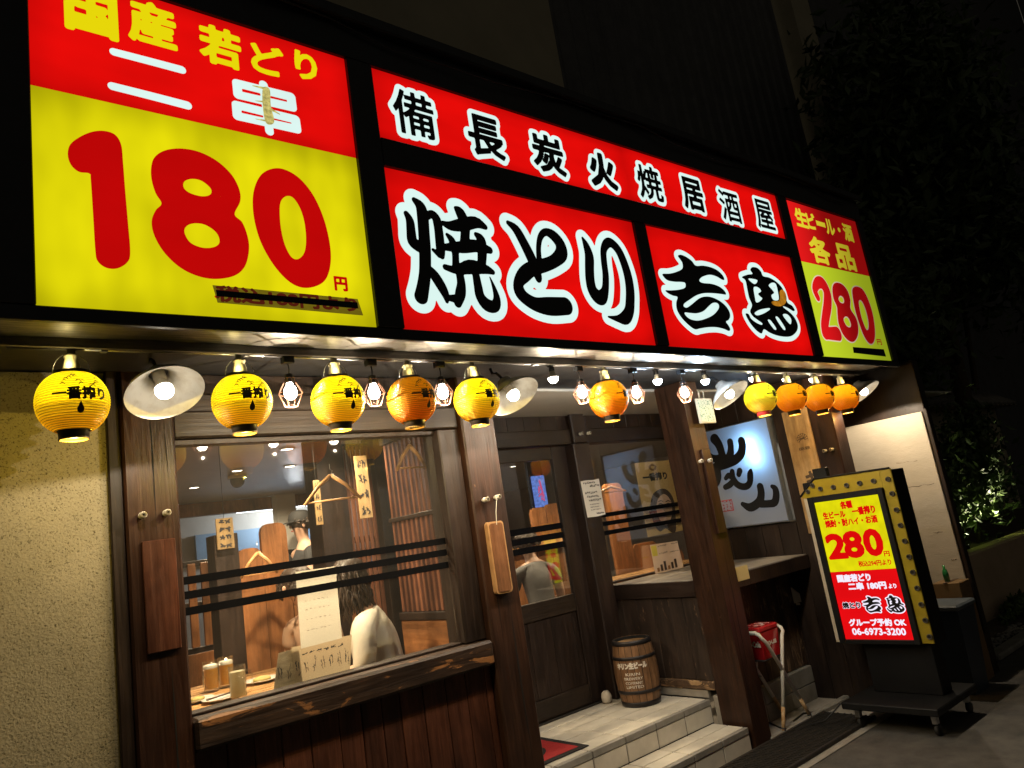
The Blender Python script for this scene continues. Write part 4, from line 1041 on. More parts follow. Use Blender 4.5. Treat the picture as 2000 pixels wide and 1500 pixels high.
# ------------------------------------------------------------------ patterned card on top of the right post
pc = thing('patterned_card', 'pale green and white patterned card with a handle hung on the right post', 'card', (4.27, 2.99, 2.07))
def speckle():
    m, n, b = _mat('speckle_pattern'); mp = _coords(n, (1, 1, 1), False); v = n.nodes.new('ShaderNodeTexVoronoi'); v.inputs['Scale'].default_value = 75
    n.links.new(mp.outputs[0], v.inputs['Vector']); r = _ramp(n, v.outputs['Distance'], .30, .40, (.07, .22, .17), (.50, .60, .54)); n.links.new(r.outputs[0], b.inputs['Base Color']); b.inputs['Roughness'].default_value = .5; return m
B(4.178, 4.360, 2.985, 3.000, 2.072, 2.245, .004).build('rim', m_white, pc)
B(4.190, 4.348, 2.9815, 2.9845, 2.085, 2.232).build('printed_face', speckle(), pc)
MB().tube([(4.225, 2.99, 2.245), (4.225, 2.99, 2.285), (4.24, 2.99, 2.30), (4.265, 2.99, 2.30), (4.28, 2.99, 2.285), (4.28, 2.99, 2.245)], .0035, 6).build('handle', m_white, pc, smooth=True)

# ------------------------------------------------------------------ lit calligraphy board on the alcove wall
FC = Frame('x', 5.296)
cbd = thing('calligraphy_board', 'white backlit board with bold black calligraphy and a red seal on the alcove wall', 'sign', (5.31, 3.49, 1.32))
p_board = paper_lit('white_board_film', (.62, .64, .70), .66)
MB().add([(5.2985, 3.176, 1.320), (5.2985, 3.176, 2.128), (5.2985, 3.808, 2.128), (5.2985, 3.808, 1.320)], [(0, 1, 2, 3)]).build('face', p_board, cbd)
MB().box(5.300, 5.43, 3.170, 3.176, 1.312, 2.136).box(5.300, 5.43, 3.808, 3.814, 1.312, 2.136).box(5.300, 5.43, 3.177, 3.807, 1.312, 1.319).box(5.300, 5.43, 3.177, 3.807, 2.129, 2.136).box(5.432, 5.44, 3.17, 3.814, 1.312, 2.136).build('light_box', S('box_grey', (.16, .17, .18), rough=.8), cbd)
zS = lambda x, y: (1360+x*.14, 830+y*.14)
sumi = [[(255, 195, 68), (310, 270, 60), (350, 380, 54), (365, 450, 58)], [(470, 235, 46), (480, 320, 46), (470, 420, 54), (430, 470, 50)],
    [(628, 222, 54), (642, 300, 56), (622, 400, 60), (545, 485, 62), (430, 545, 55), (310, 575, 62), (265, 600, 60)], [(165, 390, 25), (225, 460, 46), (310, 470, 52), (365, 440, 56)],
    [(285, 620, 58), (308, 720, 46), (290, 800, 40), (258, 860, 28)], [(500, 650, 36), (500, 720, 42), (450, 705, 38), (410, 745, 28)], [(605, 640, 42), (592, 690, 36)],
    [(405, 868, 36), (470, 832, 42), (520, 775, 38)], [(510, 730, 38), (560, 820, 46), (640, 860, 46), (710, 850, 46), (750, 790, 43), (752, 690, 46), (760, 632, 22)],
    [(890, 860, 50), (905, 950, 53), (888, 1050, 57), (820, 1120, 58), (740, 1150, 55), (648, 1105, 32)], [(900, 1100, 52), (1000, 1100, 50), (1090, 1080, 53), (1115, 980, 50), (1100, 890, 43), (1058, 858, 28)]]
sh = traced(FC, strokes=sumi, tf=zS, h=.004)
sh.mesh(0, lambda u, v: FC.p(u, v, .0)).build('lettering', ink, cbd, norm=False)
m_seal = S('seal_red', (.52, .06, .06), rough=.6)
u0, v0 = FC.uv(*zS(330, 1215)); u1, v1 = FC.uv(*zS(490, 1040))
st = [[(u0, v0, .003), (u1, v0, .003)], [(u1, v0, .003), (u1, v1, .003)], [(u1, v1, .003), (u0, v1, .003)], [(u0, v1, .003), (u0, v0, .003)]]
for i in range(4):
    for j in range(4):
        a = u0+(u1-u0)*(i+.5)/4; b = v0+(v1-v0)*(j+.5)/4
        for k in range(3): st.append([(a+r_.uniform(-.011, .011), b+r_.uniform(-.011, .011), .0022), (a+r_.uniform(-.011, .011), b+r_.uniform(-.011, .011), .0022)])
ss = Shape((min(u0, u1)-.01, max(u0, u1)+.01, min(v0, v1)-.01, max(v0, v1)+.01), .002); ss.S = sdf_strokes(st, ss.X, ss.Y); put(ss, FC, .0, m_seal, cbd, 'red_seal')
for yy_, zz_, pw in ((3.375, 1.945, 3.0), (3.34, 1.83, 1.7)):
    MB().sphere((5.395, yy_, zz_), .012, 10, 6).build('back_bulb', e_cool, cbd, smooth=True)
    light('POINT', 'back_light', (5.368, yy_, zz_), pw, (.26, .60, 1.0), cbd, .01)
# ------------------------------------------------------------------ beige timber board and counter tag, socket box
FB = Frame('x', 5.297)
bb = thing('timber_board', 'tall beige timber name board with a round crest at the end of the alcove wall', 'sign', (5.31, 2.92, 1.2))
B(5.299, 5.320, 2.826, 3.035, 1.20, 2.135, .004).build('board', wood('pale_timber', (.46, .29, .12), (.62, .42, .20), 'z', rough=.45, bump=.15), bb)
m_brown = S('board_print', (.09, .055, .03), rough=.6)
u, v_ = FB.uv(1567, 857)
s_ = Shape((u-.06, u+.06, v_-.06, v_+.06), .0025)
st = []
for k in range(9):
    a = math.radians(200-k*28); st.append([(u+.018*math.cos(a), v_+.018*math.sin(a), .003), (u+.042*math.cos(a+.25), v_+.042*math.sin(a+.25), .0022)])
st.append([(u+.045*math.cos(math.radians(a)), v_-.006+.045*math.sin(math.radians(a)), .0016) for a in range(-20, 201, 20)])
st += [[(u-.012, v_, .006), (u+.010, v_+.004, .008)]]
s_.S = sdf_strokes(st, s_.X, s_.Y); put(s_, FB, .0, m_brown, bb, 'crest_mark')
text(FB, 'KIRIN BEER', (u-.045, u+.045, v_-.085, v_-.062), m_brown, bb, .0, .03, 18)
for k, ch in enumerate('キリン'):
    zc = 1.60-.155*k; text(FB, ch, (u-.045, u+.06, zc-.06, zc+.06), m_brown, bb, .0, .05, 26)
tg = B(4.338, 4.505, 3.0805, 3.083, .998, 1.090).build('paper_tag', S('yellowed_paper', (.62, .50, .24), (.55, .44, .2), 6, rough=.7)); tag(tg, 'blank yellowish paper tag on the front edge of the counter', 'tag')
so = thing('outlet_box', 'white weatherproof outlet box on the planks under the counter', 'outlet', (5.25, 3.27, .70))
p = at(1560, 1158, 'y', 3.26)
MB().prism([(p[0]-.05, 3.288, p[2]-.07), (p[0]-.05, 3.23, p[2]-.06), (p[0]-.05, 3.23, p[2]+.0), (p[0]-.05, 3.288, p[2]+.05)], (.09, 0, 0)).build('cover', m_white, so)
B(p[0]-.04, p[0]+.03, 3.245, 3.28, p[2]-.085, p[2]-.068).build('flap', m_white, so)

# ------------------------------------------------------------------ barrel
c = at(1247, 1358, 'z', ZT); c = np.array([3.925, 3.735, ZT+.001])
m_stave = wood('barrel_stave', (.17, .090, .042), (.33, .185, .092), 'z', rough=.5)
m_hoop = S('barrel_hoop', (.020, .018, .020), (.035, .03, .03), 20, rough=.45, metal=.5)
ba = thing('beer_barrel', 'small wooden beer barrel with black hoops and white lettering on the top step', 'barrel', tuple(c))
BH = .425
def br(z): return .128+.024*math.sin(math.pi*min(max(z/BH, 0), 1))
NS = 18
for k in range(NS):
    a0, a1 = 2*math.pi*k/NS+.010, 2*math.pi*(k+1)/NS-.010; v = []; f = []
    zz = [BH*i/8 for i in range(9)]
    for z in zz:
        for a in (a0, (a0+a1)/2, a1):
            r = br(z)-(.0012 if a != (a0+a1)/2 else 0); v.append((c[0]+r*math.cos(a), c[1]+r*math.sin(a), c[2]+z))
    for i in range(8):
        for j in range(2): f.append((i*3+j, i*3+j+1, i*3+j+4, i*3+j+3))
    MB().add(v, f).build('stave', m_stave, ba, norm=False)
MB().lathe([(br(z)-.003, z) for z in (0, .1, .2, .3, BH-.002)]+[(br(BH)-.014, BH-.002), (br(BH)-.016, BH-.022), (.0, BH-.022)], c, 36).build('inside_lining', m_pit, ba, smooth=False)
MB().lathe([(br(BH)-.016, BH-.021), (.0, BH-.020)], c, 36).build('lid', wood('barrel_lid', (.28, .16, .07), (.46, .29, .13), 'x', rough=.6), ba)
for z0, z1 in ((0, .034), (.085, .108), (.305, .326), (BH-.030, BH-.001)):
    MB().lathe([(br(z0)+.001, z0), (br(z0)+.0035, z0+.001), (br(z1)+.0035, z1-.001), (br(z1)+.001, z1)], c, 40).build('hoop', m_hoop, ba, smooth=True)
m_stencil = S('white_stencil', (.66, .60, .52), (.40, .34, .28), 40, rough=.8, lo=.5, hi=.65)
view = math.atan2(-c[1], -c[0])-.12
def wrap(u, v):
    r = br(v)+.0018; a = view+u/r; return (c[0]+r*math.cos(a), c[1]+r*math.sin(a), c[2]+v)
for s_t, a, b, z0, z1, bo in (('キリン生ビール', -.120, .100, .250, .292, .07), ('KIRIN', -.06, .04, .208, .226, .03), ('BREWERY', -.075, .055, .180, .198, .03), ('COMPANY', -.07, .05, .152, .170, .03), ('LIMITED', -.068, .052, .126, .144, .03)):
    sh = text_shape(s_t, a, b, z0, z1, bo*(z1-z0), 0, 22); sh.mesh(0, wrap, 3).build('lettering', m_stencil, ba, norm=False)
# door stopper by the barrel
ds = MB().lathe([(.02, 0), (.034, .012), (.038, .045), (.030, .07), (.015, .082)], (3.845, 3.985, ZT+.001), 14, cap0=True, cap1=True).build('door_stopper', S('chalky_stone', (.55, .50, .42), (.4, .36, .3), 20, rough=.9), smooth=True)
tag(ds, 'small pale rounded stone lying in the corner between door and barrel', 'stone')
# ------------------------------------------------------------------ door mat
m_matr = S('red_mat', (.42, .030, .030), (.34, .02, .022), 60, rough=.95, bump=.5, bscale=220)
m_matb = S('black_mat', (.022, .020, .020), rough=.95, bump=.5, bscale=220)
mt = thing('door_mat', 'red door mat with black border and pattern on the top step', 'mat', (2.75, 3.63, ZT))
B(2.42, 3.082, 3.402, 3.868, ZT+.0015, ZT+.0075, .002).build('border', m_matb, mt)
B(2.46, 3.035, 3.442, 3.828, ZT+.0078, ZT+.0098, .001).build('field', m_matr, mt)
FZ = Frame('z', ZT+.0098)
st = [[(2.62, 3.50, .02), (2.72, 3.52, .03), (2.84, 3.56, .03), (2.90, 3.64, .03), (2.86, 3.72, .028), (2.74, 3.76, .024)], [(2.70, 3.60, .014), (2.78, 3.64, .02)], [(2.70, 3.67, .014), (2.76, 3.69, .016)], [(2.84, 3.66, .01), (2.78, 3.70, .01)]]
s_ = Shape((2.55, 3.0, 3.44, 3.83), .006); s_.S = sdf_strokes(st, s_.X, s_.Y); put(s_, FZ, .0012, m_matb, mt, 'pattern')

# ------------------------------------------------------------------ folding stool and red cool box
m_tube = S('white_tube', (.72, .70, .64), (.60, .55, .46), 30, rough=.35, lo=.5, hi=.8)
m_rust = S('rusty_tube', (.38, .20, .07), (.55, .42, .26), 40, rough=.6)
m_ferr = S('black_foot', (.02, .02, .02), rough=.6)
stl = thing('folding_stool', 'white tubular folding stool frame with rusty legs beside the right post', 'stool', (4.62, 3.18, .005))
for xt, xb in ((4.43, 4.80), (4.69, 4.455)):
    s_ = 1 if xt < xb else -1
    for yv in (3.035, 3.24):
        top = Vector((xt, yv, .645)); bot = Vector((xb, yv, .03)); mid = bot+(top-bot)*.22
        yb = yv+(.02 if yv < 3.2 else -.02)
        MB().tube([mid, bot+(top-bot)*.90, top-Vector((0, 0, .03)), top+Vector((-.004*s_, (.012 if yv < 3.2 else -.012), -.008)), (xt-.006*s_, yv+(.04 if yv < 3.2 else -.04), .650)], .0125, 10).build('leg', m_tube, stl, smooth=True)
        MB().tube([bot, mid], .0124, 10).build('leg_end', m_rust, stl, smooth=True)
        MB().tube([(xb, yv, .008), bot+(top-bot)*.03], .014, 10).build('foot_cap', m_ferr, stl, smooth=True)
    MB().tube([(xt-.006*s_, 3.07, .650), (xt-.006*s_, 3.205, .650)], .0125, 10).build('top_bar', m_tube, stl, smooth=True)
for yv in (3.046, 3.229): MB().tube([(4.592, yv-.02, .33), (4.592, yv+.02, .33)], .005, 8).build('pivot_bolt', m_rail, stl)
m_cool = S('red_cool_box', (.46, .018, .022), (.38, .012, .016), 12, rough=.22, coat=.4)
co = thing('cool_box', 'small glossy red cool box with white lettering lying in the folding stool', 'cool box', (4.57, 3.18, .46))
def taper(x0, x1, y0, y1, z0, z1, k):
    v = []
    for z, e in ((z0, k), (z1, 0)): v += [(x0+e, y0+e, z), (x1-e, y0+e, z), (x1-e, y1-e, z), (x0+e, y1-e, z)]
    return MB().add(v, [(0, 3, 2, 1), (4, 5, 6, 7), (0, 1, 5, 4), (1, 2, 6, 5), (2, 3, 7, 6), (3, 0, 4, 7)])
taper(4.452, 4.666, 3.056, 3.222, .47, .642, .012).build('body', m_cool, co)
B(4.446, 4.672, 3.052, 3.226, .643, .680, .010).build('lid', m_cool, co)
B(4.50, 4.62, 3.08, 3.19, .6805, .6845, .003).build('lid_label', S('crumpled_film', (.70, .60, .56), (.46, .05, .05), 18, rough=.2, lo=.45, hi=.5), co)
sh = text_shape('Coca-Cola', 4.49, 4.63, .55, .59, .002, 0, 20); put(sh, Frame('y', 3.0635), .003, m_white, co)
FX = Frame('x', 4.4565); sh = text_shape('Coca-Cola', -3.21, -3.07, .55, .59, .002, 0, 20); put(sh, FX, .003, m_white, co)
B(4.44, 4.69, 3.06, 3.22, .462, .468).build('sling', m_matb, stl)

# ------------------------------------------------------------------ lit menu board on casters
FN = Frame('x', 4.930)
mn = thing('menu_signboard', 'lit standing menu board with yellow arrow frame and price 280 on a wheeled black base', 'sign', (4.98, 2.42, 0))
eb_y = E('menu_yellow_light', (.78, .72, .004), 1.0, .16, vs=(1, 6, 5)); eb_r = E('menu_red_light', (.80, .004, .006), 1.0, .10); eb_w = E('menu_white_light', (.92, .86, 1.0), 1.0)
eb_d = E('menu_digit_red', (.70, .003, .003), 1.0)
m_bulby = S('yellow_marquee', (.36, .27, .016), (.28, .20, .012), 8, rough=.4)
m_blk = S('menu_black', (.006, .006, .007), (.010, .010, .010), 6, rough=.6, bump=.05, spec=.2)
B(4.930, 4.936, 2.277, 2.728, .955, 1.430).build('upper_face', eb_y, mn)
B(4.930, 4.936, 2.277, 2.728, .512, .954).build('lower_face', eb_r, mn)
MB().box(4.915, 4.95, 2.240, 2.276, .484, 1.470, .003).box(4.915, 4.95, 2.729, 2.770, .484, 1.470, .003).box(4.9155, 4.95, 2.2765, 2.7285, 1.4305, 1.470, .003).box(4.9155, 4.95, 2.2765, 2.7285, .484, .5115, .003).build('inner_frame', m_blk, mn)
B(4.952, 5.135, 2.168, 2.800, .480, 1.575, .004).build('cabinet', m_blk, mn)
ymk = MB().box(4.938, 4.951, 2.166, 2.2395, .488, 1.583, .002)
ymk.prism([(4.938, 2.2400, 1.4705), (4.938, 2.2400, 1.583), (4.938, 2.690, 1.592), (4.938, 2.822, 1.486), (4.938, 2.806, 1.4705)], (.013, 0, 0)); ymk.build('marquee_frame', m_bulby, mn)
MB().tube([(4.935, 2.826, 1.484), (4.935, 2.695, 1.594), (4.935, 2.17, 1.586)], .007, 6).build('marquee_edge', m_blk, mn)
B(4.945, 4.99, 2.60, 2.70, 1.594, 1.66, .003).build('top_bracket', m_blk, mn)
B(4.938, 4.960, 2.772, 2.806, .490, 1.468, .002).build('side_strip', S('cream_strip', (.55, .47, .36), (.45, .38, .28), 8, rough=.6), mn)
zM = lambda x, y: (1520+x*.44, 760+y*.44)
m_hole = S('socket_hole', (.03, .024, .018), rough=.4); m_holer = S('socket_rim', (.10, .09, .075), rough=.5, metal=.3)
for x, y in ((130, 455), (150, 428), (186, 443), (243, 435), (302, 427), (360, 418), (422, 408), (486, 400), (505, 464), (524, 536), (542, 605), (561, 675), (580, 745), (597, 814), (616, 884), (634, 957), (652, 1027), (671, 1100)):
    u, v_ = FN.uv(*zM(x, y)); u = -u
    MB().lathe([(.0165, 0), (.0165, .010), (.0115, .011), (.0115, .002)], (4.9378, u, v_), 16, (-1, 0, 0)).build('socket_rim', m_holer, mn, smooth=True)
    MB().lathe([(.0113, .003), (.0, .0032)], (4.9378, u, v_), 16, (-1, 0, 0)).build('socket_hole', m_hole, mn)
def tm(s_t, l, r, b, t, mat, bold=.06, res=24, outline=None, omat=None):
    text(FN, s_t, pbox(FN, zM(*l), zM(*r), zM(*b), zM(*t)), mat, mn, .0025, bold, res, 'lettering', outline, omat)
tm('各種', (275, 515), (328, 510), (305, 530), (300, 495), eb_d, .05)
tm('生ビール', (198, 560), (298, 552), (250, 574), (245, 542), eb_d, .05); tm('一番搾り', (328, 545), (430, 530), (380, 556), (376, 518), eb_d, .05)
tm('焼酎・酎ハイ・お酒', (208, 597), (440, 573), (330, 604), (322, 570), eb_d, .04)
tm('円', (470, 732), (495, 728), (484, 742), (481, 718), eb_d, .04); tm('税込294円より', (356, 775), (502, 766), (432, 784), (428, 758), eb_d, .03)
for ch, l, r, b, t in (('2', (215, 700), (302, 690), (270, 755), (250, 640)), ('8', (290, 695), (378, 685), (345, 750), (325, 628)), ('0', (380, 690), (465, 675), (435, 742), (410, 618))):
    tm(ch, l, r, b, t, eb_d, .062, 34)
tm('国産若どり', (262, 842), (410, 832), (338, 855), (334, 820), eb_w, .06); tm('二串 180円', (312, 880), (480, 868), (400, 890), (394, 855), eb_w, .06); tm('より', (490, 875), (525, 872), (508, 884), (506, 863), eb_w, .05)
tm('焼とり', (286, 960), (365, 955), (328, 973), (322, 945), ink, .05, 24, .06, eb_w)
tm('グループ予約 OK', (315, 1040), (566, 1030), (442, 1052), (436, 1018), eb_w, .055); tm('06-6973-3200', (330, 1080), (567, 1075), (450, 1092), (446, 1060), eb_w, .05)
# shop-name characters repeated small on the board
def small_name(polys, l, r, b, t):
    P = [np.array([FS.uv(*zK(*q)) for q in catmull(p, 4)]) for p in polys]; a = np.concatenate(P); lo, hi = a.min(0), a.max(0); bx = pbox(FN, zM(*l), zM(*r), zM(*b), zM(*t))
    P = [np.stack([bx[0]+(p[:, 0]-lo[0])/(hi[0]-lo[0])*(bx[1]-bx[0]), bx[2]+(p[:, 1]-lo[1])/(hi[1]-lo[1])*(bx[3]-bx[2])], 1) for p in P]
    s2 = Shape((bx[0]-.02, bx[1]+.02, bx[2]-.02, bx[3]+.02), .0022); s2.S = sdf_segs(poly_segs(P), s2.X, s2.Y)
    put(s2, FN, .0015, eb_w, mn, 'lettering_outline', .007); put(s2, FN, .003, ink, mn)
small_name(kichi, (378, 958), (455, 950), (420, 992), (410, 920)); small_name(tori, (478, 955), (556, 948), (520, 992), (512, 914))
B(4.975, 5.12, 2.205, 2.640, .172, .479, .004).build('pedestal', m_blk, mn)
B(4.680, 5.300, 2.130, 2.725, .128, .171, .006).build('base_plate', m_blk, mn)
for cx, cy in ((4.75, 2.19), (5.24, 2.19), (4.75, 2.66), (5.24, 2.66)):
    w = MB().box(cx-.02, cx+.02, cy-.016, cy+.016, .070, .127, .003).build('caster', m_rail, mn)
    MB().lathe([(.0, -.012), (.030, -.012), (.034, -.008), (.034, .008), (.030, .012), (.0, .012)], (cx+.012, cy, .036), 18, (0, 1, 0)).build('wheel', m_ferr, w, smooth=True)
tag(MB().tube([(4.72, 2.75, .15), (4.66, 2.84, .06), (4.60, 2.98, .016), (4.72, 3.12, .013), (4.90, 3.15, .013), (4.98, 3.06, .013), (4.88, 2.98, .013), (4.72, 2.96, .014), (4.60, 3.02, .013), (4.55, 3.10, .012), (4.66, 3.30, .012), (4.95, 3.39, .012)], .0055, 7).build('power_cable', m_wire, smooth=True),
    'black power cable looping over the concrete from the menu board to the wall', 'cable')

# ------------------------------------------------------------------ white panel wall at the right end
ww = thing('white_panel_wall', 'weathered cream panel wall jutting towards the street right of the menu board', 'wall', (6.25, 2.7, 0))
m_wwall = S('weathered_cream_panel', (.47, .41, .325), (.40, .35, .275), 3, stretch=(1, 1, 2.2), rough=.75, bump=.25, bscale=22)
B(6.20, 6.215, 2.375, 3.075, .36, 1.985, .003).build('panel', m_wwall, ww)
B(6.217, 6.32, 2.355, 3.115, 0, 2.40, .004).build('backing', m_dark, ww)
B(6.195, 6.235, 2.335, 2.354, .30, 2.0, .004).build('edge_trim', m_dark, ww)
B(6.18, 6.213, 2.40, 2.9, .0, .355, .004).build('plinth', m_scuff, ww)
for z, y0, y1 in ((1.62, 2.50, 2.66), (1.42, 2.42, 2.62), (1.05, 2.45, 2.52), (.84, 2.40, 2.44)):
    st = [[(-y1+(y1-y0)*i/5, z+r_.uniform(-.006, .006), r_.uniform(.0006, .0022)) for i in range(6)]]
    s_ = Shape((-y1-.01, -y0+.01, z-.02, z+.02), .002); s_.S = sdf_strokes(st, s_.X, s_.Y); put(s_, Frame('x', 6.1995), .0008, m_scuff, ww, 'grime_streak')
# clutter behind the menu board
bn = thing('plastic_bin', 'blue-grey plastic bin standing behind the menu board', 'bin', (5.78, 2.36, 0))
taper(5.62, 5.92, 2.26, 2.52, .0, .56, .03).build('body', S('bin_plastic', (.035, .05, .07), (.03, .04, .055), 5, rough=.5), bn)
B(5.60, 5.94, 2.245, 2.535, .561, .60, .012).build('lid', S('bin_lid', (.10, .12, .14), rough=.45), bn)
pbx = thing('cardboard_carton', 'brown carton standing between the bin and the cream wall', 'box', (6.05, 2.44, 0))
B(5.97, 6.17, 2.34, 2.53, 0, .70, .004).build('body', S('carton', (.20, .12, .05), (.16, .10, .04), 6, rough=.8), pbx)
B(5.965, 6.175, 2.42, 2.45, .7005, .703).build('tape', m_brown, pbx)
tag(MB().lathe([(.020, 0), (.021, .06), (.017, .08), (.008, .095), (.008, .12)], (6.03, 2.44, .704), 14, cap0=True, cap1=True).build('green_bottle', S('green_glass', (.03, .22, .06), rough=.15, coat=.5), smooth=True), 'small green bottle standing on the carton by the cream wall', 'bottle')
# ------------------------------------------------------------------ inside the shop
m_owood = wood('orange_cedar', (.26, .105, .035), (.42, .19, .075), 'z', rough=.45, bump=.2)
m_rwood = wood('red_slat', (.15, .058, .032), (.27, .115, .065), 'z', rough=.45, bump=.2)
m_twood = wood('table_wood', (.48, .26, .095), (.62, .37, .155), 'x', rough=.3, bump=.1)
m_hang = wood('hanger_wood', (.46, .25, .10), (.60, .36, .16), 'x', rough=.4, bump=.1)
m_strip_w = wood('menu_strip_wood', (.50, .34, .15), (.62, .45, .22), 'z', rough=.5, bump=.1)
part('window_ledge', m_dark, (.834, 2.073, 3.165, 3.31, 1.030, 1.055), bev=.004)
e_dl = E('downlight_glow', (1.0, .88, .68), 14.0)
def downlight(p, power, lab):
    t = thing('downlight', lab, 'lamp', tuple(p), 'downlights in the room ceiling')
    MB().lathe([(.052, 0), (.055, -.004), (.043, -.006), (.040, 0)], (p[0], p[1], 2.3595), 20).build('rim', m_white, t, smooth=True)
    MB().lathe([(.040, -.002), (.0, -.0022)], (p[0], p[1], 2.3590), 20).build('lens', e_dl, t)
    light('SPOT', 'lamp_light', (p[0], p[1], 2.345), power*1.9, (1.0, .80, .52), t, .035, (0, 0, -1), 140, .7)
for px, py, pw, lab in ((561, 878, 60, 'ceiling downlight nearest the window top, seen through the glass'), (463, 920, 60, 'ceiling downlight above the dome camera, seen through the window'), (379, 953, 60, 'ceiling downlight at the left edge of the window view'),
                    (546, 1000, 90, 'brighter ceiling downlight far back near the kitchen'), (487, 1016, 90, 'ceiling downlight far back above the wooden partition boards'), (361, 1050, 80, 'low ceiling downlight at the far left of the window view')):
    p = at(px, py, 'z', 2.355)
    if p[1] > 11.8: p = p*(11.6/p[1])
    downlight((p[0], p[1], 2.355), pw, lab)
downlight((1.30, 3.75, 2.355), 130, 'ceiling downlight over the table with the beer mugs')
downlight((2.10, 4.15, 2.355), 55, 'ceiling downlight over the seated woman in white')
downlight((3.95, 5.0, 2.355), 80, 'unseen downlight added to brighten the room behind the sliding door')  # added lamp, brightens the view through the door glass
downlight((4.75, 4.40, 2.355), 60, 'ceiling downlight behind the alcove window poster')
downlight((6.0, 7.2, 2.355), 90, 'ceiling downlight deep in the room behind the alcove')
dm = thing('dome_camera', 'small pale dome fixture under the room ceiling', 'camera', (1.95, 5.6, 2.30))
p = at(464, 942, 'z', 2.30)
MB().lathe([(.075, .058), (.075, .03), (.06, .03)], (p[0], p[1], 2.30), 22, cap0=True).build('mount', m_white, dm, smooth=True)
MB().lathe([(.058, .03), (.056, .0), (.045, -.025), (.025, -.042), (0, -.048)], (p[0], p[1], 2.30), 22).build('dome', S('dome_smoke', (.20, .20, .20), rough=.15), dm, smooth=True)
# table and what stands on it
TZ = 1.0
tb = thing('dining_table', 'pale wooden dining table just inside the big window', 'table', (1.3, 3.9, ZT))
B(.86, 1.72, 3.33, 4.45, TZ-.035, TZ, .006).build('table_top', m_twood, tb)
for x_, y_ in ((.92, 3.4), (1.66, 3.4), (.92, 4.38), (1.66, 4.38)): B(x_-.03, x_+.03, y_-.03, y_+.03, ZT, TZ-.036, .004).build('leg', m_dark, tb)
g_mug = glass('mug_glass', (.97, .98, .97), 2.0, .0); m_beer = paper_lit('beer', (.86, .46, .045), .55); m_foam = S('foam', (.80, .76, .66), rough=.8); m_cloudy = paper_lit('cloudy_drink', (.88, .82, .60), .5)
def mug(c, lab, fill, foam, lvl=.115):
    t = thing('beer_mug', lab, 'mug', tuple(c), 'glass mugs on the table')
    MB().lathe([(.033, 0), (.036, .004), (.037, .02), (.038, .15), (.0355, .15), (.0345, .016), (0, .014)], c, 24, cap0=True).build('glass', g_mug, t, smooth=True)
    MB().lathe([(0, .0155), (.0335, .017), (.0347, lvl), (0, lvl)], c, 24).build('drink', fill, t, smooth=False)
    if foam: MB().lathe([(.0347, lvl+.001), (.0350, lvl+.016), (.025, lvl+.020), (0, lvl+.021), ], c, 24).build('foam', m_foam, t, smooth=True)
    d = Vector((-.75, -.66, 0)) if fill is m_beer else Vector((.72, -.69, 0)); C = Vector(c)
    MB().tube([C+d*.036+Vector((0, 0, .125)), C+d*.060+Vector((0, 0, .122)), C+d*.068+Vector((0, 0, .10)), C+d*.068+Vector((0, 0, .05)), C+d*.056+Vector((0, 0, .030)), C+d*.036+Vector((0, 0, .026))], .006, 8).build('handle', g_mug, t, smooth=True)
for px, py, lab, fl, fo, lv in ((414, 1351, 'left glass mug of golden beer on the table by the window', m_beer, 1, .112), (444, 1342, 'glass mug of beer standing behind the other two mugs', m_beer, 1, .112), (467, 1367, 'front glass mug of cloudy pale drink on the table', m_cloudy, 0, .125)):
    mug(at(px, py, 'z', TZ+.001), lab, fl, fo, lv)
m_china = S('china', (.74, .71, .64), (.66, .62, .55), 8, rough=.2); m_food = S('food', (.48, .40, .12), (.30, .18, .06), 30, rough=.6)
for k, (px, py, r, lab) in enumerate(((385, 1372, .075, 'white plate at the left corner of the table'), (432, 1368, .085, 'white plate with chopsticks in front of the mugs'), (512, 1332, .095, 'white plate with salad behind the cloudy drink'))):
    c = at(px, py, 'z', TZ+.001); t = thing('plate', lab, 'plate', tuple(c), 'white plates on the table')
    MB().lathe([(.0, .001), (r*.55, .001), (r*.62, .006), (r, .014), (r*1.0, .017), (r*.6, .009), (0, .007)], c, 28).build('dish', m_china, t, smooth=True)
    if k != 1: MB().sphere((c[0], c[1], c[2]+.014), r*.5, 14, 8, (1, .8, .35)).build('food', m_food, t, smooth=True)
    else:
        for j in (0, .012): MB().tube([(c[0]-.07, c[1]-.03+j, c[2]+.02), (c[0]+.09, c[1]+.03+j, c[2]+.022)], .003, 6).build('chopstick', m_hair_print, t)
# printed menus standing at the glass
m_print_bg = S('menu_print', (.66, .54, .37), (.40, .32, .22), 22, stretch=(1, 1, 4), rough=.6); m_print_dk = S('menu_print_dark', (.09, .07, .055), (.20, .15, .11), 30, rough=.6)
FI = Frame('y', 3.185); m_tanpaper = paper_lit('tan_menu_paper', (.66, .54, .36), .5)
mc = thing('standing_menu', 'tan printed menu sheets propped against the inside of the big window', 'menu', (1.4, 3.19, 1.056))
c4 = [at(*q, 'y', 3.19) for q in ((533, 1350), (546, 1276), (688, 1241), (682, 1308))]
zb = 1.056
MB().prism([(c4[0][0], 3.19, zb), (c4[1][0], 3.20, c4[1][2]), (1.33, 3.20, c4[1][2]+.004), (1.33, 3.19, zb)], (0, .002, 0)).build('sheet', m_print_bg, mc)
MB().add([(1.30, 3.186, zb), (1.298, 3.196, c4[1][2]+.012), (c4[2][0], 3.196, c4[2][2]+.002), (c4[3][0], 3.186, zb)], [(0, 1, 2, 3)]).build('sheet', m_tanpaper, mc)
for k in range(9):
    x_ = 1.225+k*.038
    scribble(FI, x_, x_+.022, 1.13, .075 if k % 3 else .05, mc, m_print_dk if k % 2 else m_pen, .0013, 2, .0025 if x_ < 1.29 else .0035)
